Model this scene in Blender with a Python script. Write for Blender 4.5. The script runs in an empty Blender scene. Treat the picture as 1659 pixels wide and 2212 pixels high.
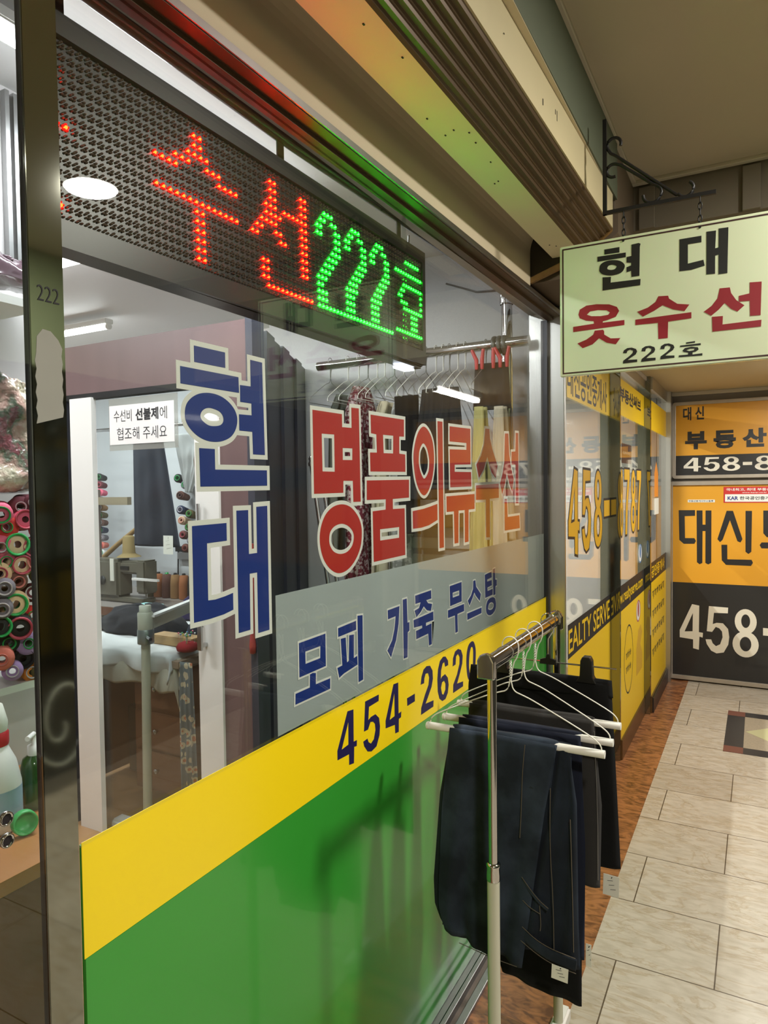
import bpy, bmesh, math, random
from mathutils import Vector, Matrix
from mathutils.geometry import tessellate_polygon
random.seed(7)
S = bpy.context.scene
COL = S.collection
PI = math.pi

# ---------------------------------------------------------------- camera
cam = bpy.data.cameras.new('camera')
cam.sensor_fit = 'VERTICAL'; cam.sensor_height = 36.0
cam.lens = 1491.0 * 36.0 / 2212.0
cam.clip_start = 0.01
co = bpy.data.objects.new('camera', cam); COL.objects.link(co)
RX = Vector((0.87865794, -0.00512507, 0.4774243))
RY = Vector((0.4772842, 0.03592145, -0.87801449))
RZ = Vector((-0.01264989, 0.99934147, 0.03400878))
M = Matrix((RX, RY, RZ))          # rows: world x,y,z in camera coords -> columns are camera axes
co.matrix_world = Matrix.Translation((0, 0, 1.5)) @ M.to_4x4()
S.camera = co

# ---------------------------------------------------------------- world / exposure
w = bpy.data.worlds.new('world'); S.world = w; w.use_nodes = True
w.node_tree.nodes['Background'].inputs[0].default_value = (0.9, 0.95, 1, 1)
w.node_tree.nodes['Background'].inputs[1].default_value = 0.05
S.view_settings.view_transform = 'Standard'; S.view_settings.look = 'None'
S.view_settings.gamma = 1.0; S.view_settings.use_curve_mapping = False
S.view_settings.exposure = 0.0
S.cycles.use_denoising = True
S.cycles.max_bounces = 10; S.cycles.transparent_max_bounces = 24
S.cycles.caustics_reflective = False; S.cycles.caustics_refractive = False
S.cycles.sample_clamp_indirect = 4.0

# ---------------------------------------------------------------- helpers
def srgb(h):
    if isinstance(h, str):
        h = h.lstrip('#'); c = [int(h[i:i+2], 16) / 255 for i in (0, 2, 4)]
    else: c = [v / 255 for v in h]
    return tuple((v / 12.92 if v <= 0.04045 else ((v + 0.055) / 1.055) ** 2.4) for v in c) + (1,)

def mat(name, color, rough=0.5, metal=0.0, noise=0.0, nscale=30, bump=0.0, bscale=200, emit=None, estr=0.0, coat=0.0,
        stretch=(1, 1, 1), spec=0.5, sheen=0.0, alpha=1.0):
    m = bpy.data.materials.new(name); m.use_nodes = True
    nt = m.node_tree; b = nt.nodes['Principled BSDF']
    c = srgb(color)
    b.inputs['Base Color'].default_value = c
    b.inputs['Roughness'].default_value = rough
    b.inputs['Metallic'].default_value = metal
    b.inputs['Specular IOR Level'].default_value = spec
    b.inputs['Coat Weight'].default_value = coat; b.inputs['Coat Roughness'].default_value = 0.05
    b.inputs['Sheen Weight'].default_value = sheen
    b.inputs['Alpha'].default_value = alpha
    if emit is not None:
        b.inputs['Emission Color'].default_value = (*emit, 1); b.inputs['Emission Strength'].default_value = estr
    tc = None
    if noise or bump:
        tc = nt.nodes.new('ShaderNodeTexCoord'); mp = nt.nodes.new('ShaderNodeMapping')
        mp.inputs['Scale'].default_value = stretch
        nt.links.new(tc.outputs['Object'], mp.inputs[0])
    if noise:
        n = nt.nodes.new('ShaderNodeTexNoise'); n.inputs['Scale'].default_value = nscale; n.inputs['Detail'].default_value = 4
        nt.links.new(mp.outputs[0], n.inputs['Vector'])
        r = nt.nodes.new('ShaderNodeMix'); r.data_type = 'RGBA'
        lo = tuple(max(0, v * (1 - noise)) for v in c[:3]) + (1,); hi = tuple(min(1, v * (1 + noise)) for v in c[:3]) + (1,)
        r.inputs[6].default_value = lo; r.inputs[7].default_value = hi
        nt.links.new(n.outputs[0], r.inputs[0]); nt.links.new(r.outputs[2], b.inputs['Base Color'])
    if bump:
        n2 = nt.nodes.new('ShaderNodeTexNoise'); n2.inputs['Scale'].default_value = bscale; n2.inputs['Detail'].default_value = 3
        nt.links.new(mp.outputs[0], n2.inputs['Vector'])
        bp = nt.nodes.new('ShaderNodeBump'); bp.inputs['Strength'].default_value = bump; bp.inputs['Distance'].default_value = 0.002
        nt.links.new(n2.outputs[0], bp.inputs['Height']); nt.links.new(bp.outputs[0], b.inputs['Normal'])
    return m

def glassmat(name, tint=(1, 1, 1), base=0.04, opac=0.0, film=(0.8, 0.85, 0.85), rough=0.0, translucent=0.0):
    """pane: Schlick reflection over a clear (or filmed) body; the same from both sides."""
    m = bpy.data.materials.new(name); m.use_nodes = True
    nt = m.node_tree; nt.nodes.remove(nt.nodes['Principled BSDF']); out = nt.nodes['Material Output']
    lw = nt.nodes.new('ShaderNodeLayerWeight'); lw.inputs[0].default_value = 0.5
    p = nt.nodes.new('ShaderNodeMath'); p.operation = 'POWER'; p.inputs[1].default_value = 5
    nt.links.new(lw.outputs['Facing'], p.inputs[0])
    ma = nt.nodes.new('ShaderNodeMath'); ma.operation = 'MULTIPLY_ADD'; ma.inputs[1].default_value = 1 - base; ma.inputs[2].default_value = base
    nt.links.new(p.outputs[0], ma.inputs[0])
    tr = nt.nodes.new('ShaderNodeBsdfTransparent'); tr.inputs[0].default_value = (*tint, 1)
    gl = nt.nodes.new('ShaderNodeBsdfGlossy'); gl.inputs['Roughness'].default_value = rough
    mx = nt.nodes.new('ShaderNodeMixShader')
    body = tr.outputs[0]
    if opac:
        df = nt.nodes.new('ShaderNodeBsdfDiffuse'); df.inputs[0].default_value = (*film, 1)
        tl = nt.nodes.new('ShaderNodeBsdfTranslucent'); tl.inputs[0].default_value = (*film, 1)
        m0 = nt.nodes.new('ShaderNodeMixShader'); m0.inputs[0].default_value = translucent
        nt.links.new(df.outputs[0], m0.inputs[1]); nt.links.new(tl.outputs[0], m0.inputs[2])
        m1 = nt.nodes.new('ShaderNodeMixShader'); m1.inputs[0].default_value = opac
        nt.links.new(tr.outputs[0], m1.inputs[1]); nt.links.new(m0.outputs[0], m1.inputs[2]); body = m1.outputs[0]
    nt.links.new(ma.outputs[0], mx.inputs[0]); nt.links.new(body, mx.inputs[1]); nt.links.new(gl.outputs[0], mx.inputs[2])
    nt.links.new(mx.outputs[0], out.inputs[0])
    return m

def emat(name, col, s):
    m = bpy.data.materials.new(name); m.use_nodes = True
    b = m.node_tree.nodes['Principled BSDF']; b.inputs['Base Color'].default_value = (*[min(1, v) for v in col], 1)
    b.inputs['Emission Color'].default_value = (*col, 1); b.inputs['Emission Strength'].default_value = s
    return m

class MB:
    def __init__(s): s.v = []; s.f = []; s.sm = []
    def add(s, vs, fs, smooth=False):
        o = len(s.v); s.v += [tuple(x) for x in vs]; s.f += [tuple(i + o for i in f) for f in fs]; s.sm += [smooth] * len(fs); return s
    def box(s, x0, x1, y0, y1, z0, z1, bev=0.0):
        if bev:
            b = bmesh.new(); bmesh.ops.create_cube(b, size=1)
            for v in b.verts: v.co = Vector(((x0 + x1) / 2 + v.co.x * (x1 - x0), (y0 + y1) / 2 + v.co.y * (y1 - y0), (z0 + z1) / 2 + v.co.z * (z1 - z0)))
            bmesh.ops.bevel(b, geom=b.edges[:], offset=bev, segments=2, affect='EDGES')
            b.verts.ensure_lookup_table()
            for i, v in enumerate(b.verts): v.index = i
            s.add([v.co[:] for v in b.verts], [[v.index for v in f.verts] for f in b.faces]); b.free(); return s
        v = [(x, y, z) for x in (x0, x1) for y in (y0, y1) for z in (z0, z1)]
        return s.add(v, [(0, 1, 3, 2), (4, 6, 7, 5), (0, 4, 5, 1), (2, 3, 7, 6), (0, 2, 6, 4), (1, 5, 7, 3)])
    def ring(s, p, ax, r, n, up=None, ry=None):
        ax = Vector(ax).normalized(); u = Vector(up) if up else (Vector((0, 0, 1)) if abs(ax.z) < .9 else Vector((1, 0, 0)))
        u = (u - ax * u.dot(ax)).normalized(); w_ = ax.cross(u); ry = ry or r
        return [Vector(p) + u * r * math.cos(2 * PI * i / n) + w_ * ry * math.sin(2 * PI * i / n) for i in range(n)]
    def tube(s, pts, r, n=8, caps=True, up=None, ry=None):
        pts = [Vector(p) for p in pts]; rs = r if isinstance(r, (list, tuple)) else [r] * len(pts)
        o = []; 
        for i, p in enumerate(pts):
            a = (pts[min(i + 1, len(pts) - 1)] - pts[max(i - 1, 0)])
            if a.length < 1e-9: a = Vector((0, 0, 1))
            o += s.ring(p, a, rs[i], n, up, ry)
        f = []
        for i in range(len(pts) - 1):
            for j in range(n):
                k = (j + 1) % n; f.append((i * n + j, i * n + k, (i + 1) * n + k, (i + 1) * n + j))
        s.add(o, f, True)
        if caps:
            L = len(pts) - 1
            s.add(o[:n], [tuple(range(n))[::-1]]); s.add(o[L * n:], [tuple(range(n))])
        return s
    def lathe(s, p, prof, n=16, ax=(0, 0, 1)):
        """prof: (radius, height) pairs along ax from p"""
        ax = Vector(ax).normalized(); o = []
        for r, h in prof: o += s.ring(Vector(p) + ax * h, ax, max(r, 1e-4), n)
        f = []
        for i in range(len(prof) - 1):
            for j in range(n):
                k = (j + 1) % n; f.append((i * n + j, i * n + k, (i + 1) * n + k, (i + 1) * n + j))
        return s.add(o, f, True)
    def poly(s, outer, holes, fn, d0=0.0, d1=0.001):
        """flat piece: 2D outline (with holes) extruded between depths d0 and d1; fn(u,v,d)->xyz"""
        loops = [outer] + list(holes)
        flat = [p for l in loops for p in l]
        tris = tessellate_polygon([[Vector((p[0], p[1], 0)) for p in l] for l in loops])
        n = len(flat)
        vs = [fn(p[0], p[1], d1) for p in flat] + [fn(p[0], p[1], d0) for p in flat]
        fs = [tuple(t) for t in tris] + [tuple(i + n for i in t[::-1]) for t in tris]
        o = 0
        for l in loops:
            m_ = len(l)
            for i in range(m_):
                a, b = o + i, o + (i + 1) % m_; fs.append((a, b, b + n, a + n))
            o += m_
        return s.add(vs, fs)
    def prism(s, prof, y0, y1, ky=0.0, yr=1.3):
        """cross-section (x,z) run along Y; ky skews x with Y"""
        n = len(prof)
        vs = [(x + ky * (y0 - yr), y0, z) for x, z in prof] + [(x + ky * (y1 - yr), y1, z) for x, z in prof]
        fs = [(i, (i + 1) % n, (i + 1) % n + n, i + n) for i in range(n)]
        s.add(vs, fs)
        t = tessellate_polygon([[Vector((x, z, 0)) for x, z in prof]])
        return s.add(vs, [tuple(a) for a in t] + [tuple(i + n for i in a[::-1]) for a in t])
    def obj(s, name, m=None, parent=None, bevel=0.0, recalc=True):
        me = bpy.data.meshes.new(name); me.from_pydata(s.v, [], s.f); me.update()
        if recalc:
            b = bmesh.new(); b.from_mesh(me); bmesh.ops.recalc_face_normals(b, faces=b.faces); b.to_mesh(me); b.free()
        me.polygons.foreach_set('use_smooth', (s.sm + [False] * len(me.polygons))[:len(me.polygons)])
        o = bpy.data.objects.new(name, me); COL.objects.link(o)
        if m: me.materials.append(m)
        if parent is not None: setp(o, parent)
        if bevel:
            bv = o.modifiers.new('bevel', 'BEVEL'); bv.width = bevel; bv.segments = 2; bv.limit_method = 'ANGLE'
        return o

def setp(o, parent):
    o.parent = parent; o.matrix_parent_inverse = wm(parent).inverted()
def wm(o):
    m = Matrix.LocRotScale(o.location, o.rotation_euler, o.scale)
    if o.parent: m = wm(o.parent) @ o.matrix_parent_inverse @ m
    return m
def tag(o, label, cat, group=None, kind=None):
    o['label'] = label; o['category'] = cat
    if group: o['group'] = group
    if kind: o['kind'] = kind
    return o
def thing(name, loc, label, cat, group=None):
    o = bpy.data.objects.new(name, None); COL.objects.link(o); o.location = loc; o.empty_display_size = 0.05
    return tag(o, label, cat, group)
def struct(o): o['kind'] = 'structure'; return o
def plabel(o, l): o['label'] = l; return o
def dup(root, off=(0, 0, 0), label=None, group=None, rz=0.0):
    r = root.copy(); COL.objects.link(r); r.location = Vector(root.location) + Vector(off); r.rotation_euler = (0, 0, root.rotation_euler.z + rz)
    if label: r['label'] = label
    if group: r['group'] = group
    for ch in list(root.children):
        c = ch.copy(); COL.objects.link(c); c.parent = r; c.matrix_parent_inverse = ch.matrix_parent_inverse.copy()
        for g in list(ch.children):
            d = g.copy(); COL.objects.link(d); d.parent = c; d.matrix_parent_inverse = g.matrix_parent_inverse.copy()
    return r

def shift(before, d):
    """move every top-level object made since the snapshot"""
    for o in COL.objects:
        if o.name not in before and o.parent is None: o.location = Vector(o.location) + Vector(d)
def snap(): return set(o.name for o in COL.objects)

def offs(loop, d):
    """mitred offset of a closed 2D loop outward by d (inward for negative)"""
    n = len(loop); A = sum(loop[i][0] * loop[(i + 1) % n][1] - loop[(i + 1) % n][0] * loop[i][1] for i in range(n)) / 2
    sg = 1 if A > 0 else -1; out = []
    for i in range(n):
        a, b, c = loop[i - 1], loop[i], loop[(i + 1) % n]
        e1 = Vector((b[0] - a[0], b[1] - a[1])); e2 = Vector((c[0] - b[0], c[1] - b[1]))
        if e1.length < 1e-7 or e2.length < 1e-7: out.append(b); continue
        e1.normalize(); e2.normalize()
        n1 = Vector((e1.y, -e1.x)) * sg; n2 = Vector((e2.y, -e2.x)) * sg
        k = n1 + n2
        if k.length < 1e-4: out.append((b[0] + n1.x * d, b[1] + n1.y * d)); continue
        k.normalize(); L = d / max(0.45, k.dot(n1))
        out.append((b[0] + k.x * L, b[1] + k.y * L))
    return out

def crom(l, k=4):
    n = len(l); out = []
    for i in range(n):
        p0, p1, p2, p3 = l[i - 1], l[i], l[(i + 1) % n], l[(i + 2) % n]
        for j in range(k):
            t = j / k
            out.append(tuple(.5 * (2 * p1[c] + (p2[c] - p0[c]) * t + (2 * p0[c] - 5 * p1[c] + 4 * p2[c] - p3[c]) * t * t + (3 * p1[c] - p0[c] - 3 * p2[c] + p3[c]) * t ** 3) for c in (0, 1)))
    return out
def glyph(name, pieces, fn, m, parent, rim=0.0, rimm=None, th=0.0004, mode_rim=0.0004, rimname='letter_outline'):
    pieces = [(crom(o), [crom(h) for h in hs]) if hs and len(hs) == 1 and len(hs[0]) >= 8 and len(o) <= 18 else (o, hs) for o, hs in pieces]
    a = MB()
    for i, (o, hs) in enumerate(pieces): a.poly(o, hs, fn, mode_rim if rim else 0, (mode_rim if rim else 0) + th + 0.00002 * i)
    L = a.obj(name, m, parent)
    if rim:
        b = MB()
        for i, (o, hs) in enumerate(pieces):
            hh = []
            for h in hs:
                q = offs(h, -rim * 1.0); 
                hh.append(q)
            b.poly(offs(o, rim), hh, fn, 0, mode_rim - 0.00004 * i)
        b.obj(rimname, rimm, L)
    return L

_tcache = {}
def text_mesh(body, bold=0.0):
    k = (body, bold)
    if k in _tcache: return _tcache[k]
    c = bpy.data.curves.new('t', 'FONT'); c.body = body; c.offset = bold; c.resolution_u = 3
    o = bpy.data.objects.new('t', c); COL.objects.link(o)
    dg = bpy.context.evaluated_depsgraph_get(); dg.update()
    me = bpy.data.meshes.new_from_object(o.evaluated_get(dg))
    vs = [v.co[:] for v in me.vertices]; fs = [tuple(p.vertices) for p in me.polygons]
    bpy.data.objects.remove(o); bpy.data.curves.remove(c); bpy.data.meshes.remove(me)
    x0 = min(v[0] for v in vs); x1 = max(v[0] for v in vs); y0 = min(v[1] for v in vs); y1 = max(v[1] for v in vs)
    vs = [((v[0] - x0) / (x1 - x0), (v[1] - y0) / (y1 - y0)) for v in vs]
    _tcache[k] = (vs, fs); return _tcache[k]
def text(name, body, box, fn, m, parent, bold=0.0, d=0.0006):
    """lettering fitted to box (u0,u1,v0,v1) in the plane of fn"""
    vs, fs = text_mesh(body, bold); u0, u1, v0, v1 = box
    a = MB(); a.add([fn(u0 + x * (u1 - u0), v0 + y * (v1 - v0), d) for x, y in vs], fs)
    return a.obj(name, m, parent, recalc=False)
def ell(cx, cy, rx, ry, n=28): return [(cx + rx * math.cos(2 * PI * i / n), cy + ry * math.sin(2 * PI * i / n)) for i in range(n)]

# digit outlines in unit boxes
def norm(pieces):
    P = [p for o, hs in pieces for p in o]; x0 = min(p[0] for p in P); x1 = max(p[0] for p in P); y0 = min(p[1] for p in P); y1 = max(p[1] for p in P)
    f = lambda l: [((a - x0) / (x1 - x0), (b - y0) / (y1 - y0)) for a, b in l]
    return [(f(o), [f(h) for h in hs]) for o, hs in pieces]
def fit(pieces, box):
    u0, u1, v0, v1 = box; f = lambda l: [(u0 + a * (u1 - u0), v0 + b * (v1 - v0)) for a, b in l]
    return [(f(o), [f(h) for h in hs]) for o, hs in pieces]
GLYPH = {
 'hyeon': [[[[0.832,1.732],[0.905,1.733],[0.905,1.707],[0.832,1.706]],[]],[[[0.801,1.695],[0.938,1.696],[0.939,1.669],[0.801,1.668]],[]],[[[0.809,1.623],[0.813,1.637],[0.824,1.648],[0.84,1.656],[0.859,1.66],[0.88,1.66],[0.899,1.656],[0.917,1.647],[0.929,1.635],[0.933,1.621],[0.928,1.605],[0.916,1.592],[0.897,1.584],[0.877,1.581],[0.857,1.582],[0.837,1.588],[0.821,1.598],[0.811,1.61]],[[[0.843,1.622],[0.847,1.629],[0.855,1.634],[0.865,1.636],[0.877,1.635],[0.889,1.632],[0.896,1.626],[0.898,1.619],[0.895,1.613],[0.888,1.609],[0.876,1.607],[0.863,1.607],[0.852,1.611],[0.845,1.616]]]],[[[0.971,1.731],[1.004,1.731],[1.007,1.564],[0.974,1.564],[0.973,1.604],[0.938,1.604],[0.938,1.632],[0.972,1.633],[0.972,1.654],[0.942,1.654],[0.942,1.683],[0.971,1.684]],[]],[[[0.839,1.569],[0.875,1.569],[0.875,1.535],[1.012,1.536],[1.012,1.508],[0.84,1.507]],[]]],
 'dae': [[[[0.819,1.444],[0.9,1.445],[0.9,1.415],[0.852,1.414],[0.852,1.32],[0.869,1.319],[0.893,1.321],[0.913,1.324],[0.913,1.295],[0.889,1.291],[0.855,1.289],[0.819,1.289]],[]],[[[0.926,1.465],[0.957,1.465],[0.957,1.387],[0.98,1.387],[0.98,1.47],[1.011,1.471],[1.011,1.242],[0.979,1.242],[0.979,1.352],[0.958,1.352],[0.957,1.252],[0.926,1.252]],[]]],
 'myeong': [[[[1.163,1.661],[1.275,1.662],[1.275,1.634],[1.315,1.635],[1.315,1.68],[1.347,1.681],[1.35,1.471],[1.318,1.471],[1.317,1.518],[1.277,1.518],[1.276,1.492],[1.164,1.491]],[[[1.195,1.615],[1.243,1.616],[1.243,1.537],[1.196,1.537]],[[1.276,1.589],[1.317,1.59],[1.316,1.564],[1.276,1.563]]]],[[[1.182,1.398],[1.187,1.422],[1.204,1.446],[1.233,1.462],[1.27,1.467],[1.305,1.46],[1.333,1.442],[1.349,1.421],[1.353,1.398],[1.346,1.368],[1.323,1.341],[1.29,1.323],[1.254,1.319],[1.223,1.33],[1.199,1.35],[1.186,1.374]],[[[1.217,1.394],[1.222,1.41],[1.239,1.421],[1.266,1.425],[1.291,1.42],[1.311,1.408],[1.318,1.393],[1.31,1.374],[1.288,1.362],[1.26,1.36],[1.235,1.367],[1.221,1.38]]]]],
 'pum': [[[[1.401,1.672],[1.572,1.674],[1.571,1.631],[1.545,1.63],[1.544,1.587],[1.577,1.586],[1.577,1.542],[1.397,1.54],[1.396,1.584],[1.429,1.585],[1.427,1.628],[1.402,1.629]],[[[1.46,1.629],[1.513,1.63],[1.511,1.586],[1.462,1.585]]]],[[[1.379,1.519],[1.597,1.522],[1.596,1.476],[1.506,1.474],[1.506,1.449],[1.57,1.449],[1.571,1.33],[1.407,1.328],[1.405,1.447],[1.469,1.449],[1.47,1.474],[1.378,1.474]],[[[1.439,1.403],[1.539,1.403],[1.538,1.376],[1.439,1.376]]]]],
 'ui': [[[[1.625,1.576],[1.633,1.613],[1.655,1.647],[1.687,1.665],[1.719,1.656],[1.744,1.632],[1.754,1.598],[1.753,1.561],[1.739,1.522],[1.715,1.492],[1.687,1.48],[1.658,1.494],[1.635,1.527]],[[[1.657,1.579],[1.663,1.602],[1.685,1.62],[1.708,1.608],[1.721,1.583],[1.723,1.566],[1.716,1.543],[1.69,1.525],[1.669,1.54],[1.658,1.561]]]],[[[1.617,1.44],[1.684,1.444],[1.729,1.449],[1.774,1.455],[1.774,1.41],[1.717,1.398],[1.668,1.394],[1.618,1.394]],[]],[[[1.781,1.687],[1.815,1.688],[1.817,1.329],[1.787,1.329]],[]]],
 'ryu': [[[[1.867,1.679],[2.031,1.683],[2.031,1.572],[1.903,1.568],[1.902,1.547],[2.035,1.548],[2.036,1.503],[1.868,1.501],[1.866,1.612],[1.997,1.616],[1.998,1.637],[1.866,1.635]],[]],[[[1.839,1.475],[2.062,1.479],[2.063,1.432],[2.011,1.431],[2.008,1.332],[1.978,1.331],[1.979,1.431],[1.929,1.431],[1.926,1.334],[1.896,1.334],[1.894,1.43],[1.84,1.43]],[]]],
 'su': [[[[2.167,1.693],[2.204,1.695],[2.21,1.663],[2.234,1.627],[2.284,1.574],[2.265,1.531],[2.224,1.55],[2.183,1.602],[2.149,1.559],[2.103,1.53],[2.082,1.572],[2.125,1.602],[2.154,1.639]],[]],[[[2.077,1.506],[2.295,1.512],[2.296,1.463],[2.203,1.461],[2.202,1.332],[2.168,1.334],[2.167,1.459],[2.076,1.46]],[]]],
 'seon': [[[[2.366,1.69],[2.404,1.692],[2.412,1.618],[2.429,1.576],[2.463,1.528],[2.444,1.484],[2.414,1.508],[2.384,1.553],[2.366,1.516],[2.332,1.475],[2.31,1.512],[2.337,1.546],[2.357,1.588]],[]],[[[2.49,1.7],[2.52,1.701],[2.518,1.439],[2.486,1.439],[2.484,1.582],[2.438,1.58],[2.439,1.628],[2.485,1.631]],[]],[[[2.357,1.457],[2.384,1.457],[2.39,1.392],[2.528,1.393],[2.532,1.344],[2.357,1.345]],[]]],
 'mo': [[[[1.103,1.198],[1.197,1.199],[1.197,1.131],[1.103,1.13]],[[[1.124,1.177],[1.178,1.177],[1.177,1.152],[1.124,1.152]]]],[[[1.139,1.127],[1.149,1.128],[1.16,1.125],[1.159,1.102],[1.213,1.101],[1.212,1.079],[1.088,1.08],[1.089,1.101],[1.138,1.101]],[]]],
 'pi': [[[[1.247,1.201],[1.322,1.204],[1.322,1.184],[1.247,1.182]],[]],[[[1.257,1.176],[1.277,1.175],[1.281,1.119],[1.289,1.121],[1.292,1.177],[1.312,1.175],[1.31,1.122],[1.325,1.124],[1.326,1.104],[1.268,1.098],[1.249,1.093],[1.242,1.116],[1.262,1.117]],[]],[[[1.329,1.214],[1.351,1.212],[1.35,1.064],[1.33,1.063]],[]]],
 'ga': [[[[1.473,1.203],[1.535,1.204],[1.529,1.159],[1.515,1.122],[1.487,1.085],[1.469,1.105],[1.494,1.125],[1.507,1.151],[1.514,1.182],[1.474,1.181]],[]],[[[1.554,1.217],[1.576,1.217],[1.579,1.154],[1.59,1.154],[1.59,1.132],[1.58,1.129],[1.577,1.065],[1.556,1.066]],[]]],
 'juk': [[[[1.626,1.217],[1.726,1.218],[1.727,1.195],[1.694,1.195],[1.706,1.185],[1.732,1.179],[1.723,1.161],[1.698,1.167],[1.678,1.181],[1.659,1.169],[1.632,1.159],[1.622,1.178],[1.649,1.181],[1.659,1.195],[1.627,1.195]],[]],[[[1.615,1.154],[1.739,1.157],[1.74,1.133],[1.691,1.134],[1.69,1.125],[1.727,1.126],[1.727,1.068],[1.709,1.068],[1.705,1.102],[1.63,1.101],[1.629,1.123],[1.667,1.124],[1.667,1.131],[1.617,1.134]],[]]],
 'mu': [[[[1.857,1.212],[1.948,1.213],[1.948,1.154],[1.859,1.153]],[[[1.878,1.19],[1.929,1.19],[1.929,1.175],[1.879,1.175]]]],[[[1.843,1.143],[1.966,1.143],[1.967,1.121],[1.913,1.121],[1.915,1.067],[1.897,1.067],[1.894,1.12],[1.842,1.121]],[]]],
 'seu': [[[[2.046,1.204],[2.064,1.204],[2.071,1.182],[2.113,1.153],[2.102,1.132],[2.067,1.154],[2.054,1.167],[2.04,1.152],[2.012,1.131],[1.998,1.148],[2.026,1.161],[2.044,1.179]],[]],[[[1.993,1.109],[2.118,1.108],[2.117,1.09],[1.993,1.089]],[]]],
 'tang': [[[[2.151,1.211],[2.215,1.215],[2.216,1.195],[2.173,1.193],[2.173,1.186],[2.216,1.186],[2.218,1.168],[2.174,1.166],[2.176,1.154],[2.226,1.155],[2.225,1.135],[2.154,1.134]],[]],[[[2.231,1.221],[2.251,1.222],[2.252,1.183],[2.268,1.181],[2.268,1.161],[2.254,1.16],[2.253,1.132],[2.233,1.132]],[]],[[[2.16,1.098],[2.167,1.115],[2.186,1.125],[2.217,1.127],[2.245,1.121],[2.256,1.107],[2.258,1.09],[2.244,1.076],[2.216,1.069],[2.189,1.071],[2.167,1.081]],[[[2.18,1.098],[2.19,1.109],[2.213,1.111],[2.232,1.104],[2.235,1.094],[2.22,1.086],[2.197,1.087],[2.182,1.092]]]]],
 'd4': [[[[1.269,1.015],[1.294,1.012],[1.293,0.94],[1.307,0.939],[1.306,0.926],[1.295,0.928],[1.293,0.892],[1.273,0.895],[1.273,0.919],[1.226,0.922],[1.226,0.942]],[[[1.272,0.991],[1.271,0.941],[1.243,0.939]]]]],
 'd5': [[[[1.346,1.015],[1.41,1.014],[1.409,0.999],[1.363,0.998],[1.359,0.968],[1.372,0.972],[1.393,0.972],[1.41,0.958],[1.414,0.937],[1.411,0.917],[1.396,0.895],[1.372,0.891],[1.354,0.897],[1.339,0.914],[1.335,0.926],[1.354,0.927],[1.359,0.917],[1.37,0.91],[1.384,0.916],[1.392,0.935],[1.39,0.95],[1.381,0.958],[1.369,0.961],[1.357,0.947],[1.339,0.948]],[]]],
 'd4b': [[[[1.485,1.019],[1.51,1.017],[1.51,0.939],[1.525,0.94],[1.523,0.926],[1.511,0.925],[1.51,0.893],[1.491,0.895],[1.49,0.917],[1.442,0.923],[1.442,0.941]],[[[1.489,0.997],[1.489,0.939],[1.463,0.937]]]]],
 'dd': [[[[1.558,0.964],[1.603,0.964],[1.603,0.944],[1.559,0.944]],[]]],
 'd2': [[[[1.639,0.978],[1.645,0.998],[1.658,1.014],[1.677,1.019],[1.699,1.015],[1.715,0.998],[1.717,0.975],[1.708,0.955],[1.684,0.933],[1.668,0.919],[1.72,0.914],[1.718,0.897],[1.639,0.897],[1.641,0.915],[1.665,0.944],[1.688,0.965],[1.693,0.984],[1.686,0.998],[1.67,1.0],[1.662,0.989],[1.66,0.977]],[]]],
 'd6': [[[[1.824,0.988],[1.823,1.001],[1.805,1.017],[1.788,1.02],[1.766,1.013],[1.752,0.992],[1.747,0.965],[1.749,0.93],[1.76,0.907],[1.78,0.895],[1.802,0.895],[1.819,0.908],[1.826,0.93],[1.82,0.952],[1.801,0.967],[1.779,0.965],[1.77,0.96],[1.773,0.984],[1.784,1.001],[1.796,1.003],[1.802,0.988]],[[[1.771,0.935],[1.779,0.949],[1.793,0.95],[1.803,0.939],[1.802,0.922],[1.788,0.911],[1.778,0.916]]]]],
 'd2b': [[[[1.857,0.976],[1.86,0.999],[1.876,1.016],[1.899,1.019],[1.922,1.011],[1.935,0.991],[1.931,0.968],[1.913,0.944],[1.889,0.917],[1.936,0.912],[1.936,0.897],[1.858,0.897],[1.86,0.921],[1.889,0.944],[1.909,0.972],[1.91,0.992],[1.898,1.004],[1.883,1.0],[1.879,0.977]],[]]],
 'd0': [[[[1.964,0.957],[1.968,0.99],[1.983,1.012],[2.009,1.019],[2.03,1.012],[2.044,0.986],[2.042,0.948],[2.032,0.915],[2.015,0.894],[1.993,0.898],[1.973,0.917]],[[[1.986,0.949],[1.991,0.982],[2.004,1.001],[2.019,0.997],[2.022,0.975],[2.018,0.941],[2.007,0.918],[1.994,0.918]]]]],
 's_hyeon': [[[[-0.388,2.167],[-0.347,2.167],[-0.347,2.152],[-0.388,2.153]],[]],[[[-0.407,2.15],[-0.33,2.149],[-0.33,2.136],[-0.407,2.136]],[]],[[[-0.402,2.114],[-0.399,2.126],[-0.387,2.133],[-0.367,2.134],[-0.347,2.129],[-0.335,2.119],[-0.333,2.109],[-0.34,2.097],[-0.354,2.092],[-0.373,2.092],[-0.392,2.098],[-0.401,2.107]],[[[-0.38,2.114],[-0.376,2.12],[-0.366,2.121],[-0.357,2.117],[-0.355,2.113],[-0.36,2.108],[-0.369,2.107],[-0.378,2.11]]]],[[[-0.315,2.168],[-0.296,2.169],[-0.291,2.166],[-0.293,2.158],[-0.294,2.079],[-0.315,2.079],[-0.316,2.096],[-0.328,2.094],[-0.328,2.108],[-0.316,2.111],[-0.316,2.118],[-0.328,2.121],[-0.328,2.136],[-0.315,2.137]],[]],[[[-0.393,2.09],[-0.37,2.088],[-0.371,2.072],[-0.291,2.07],[-0.292,2.053],[-0.393,2.053]],[]]],
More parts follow.
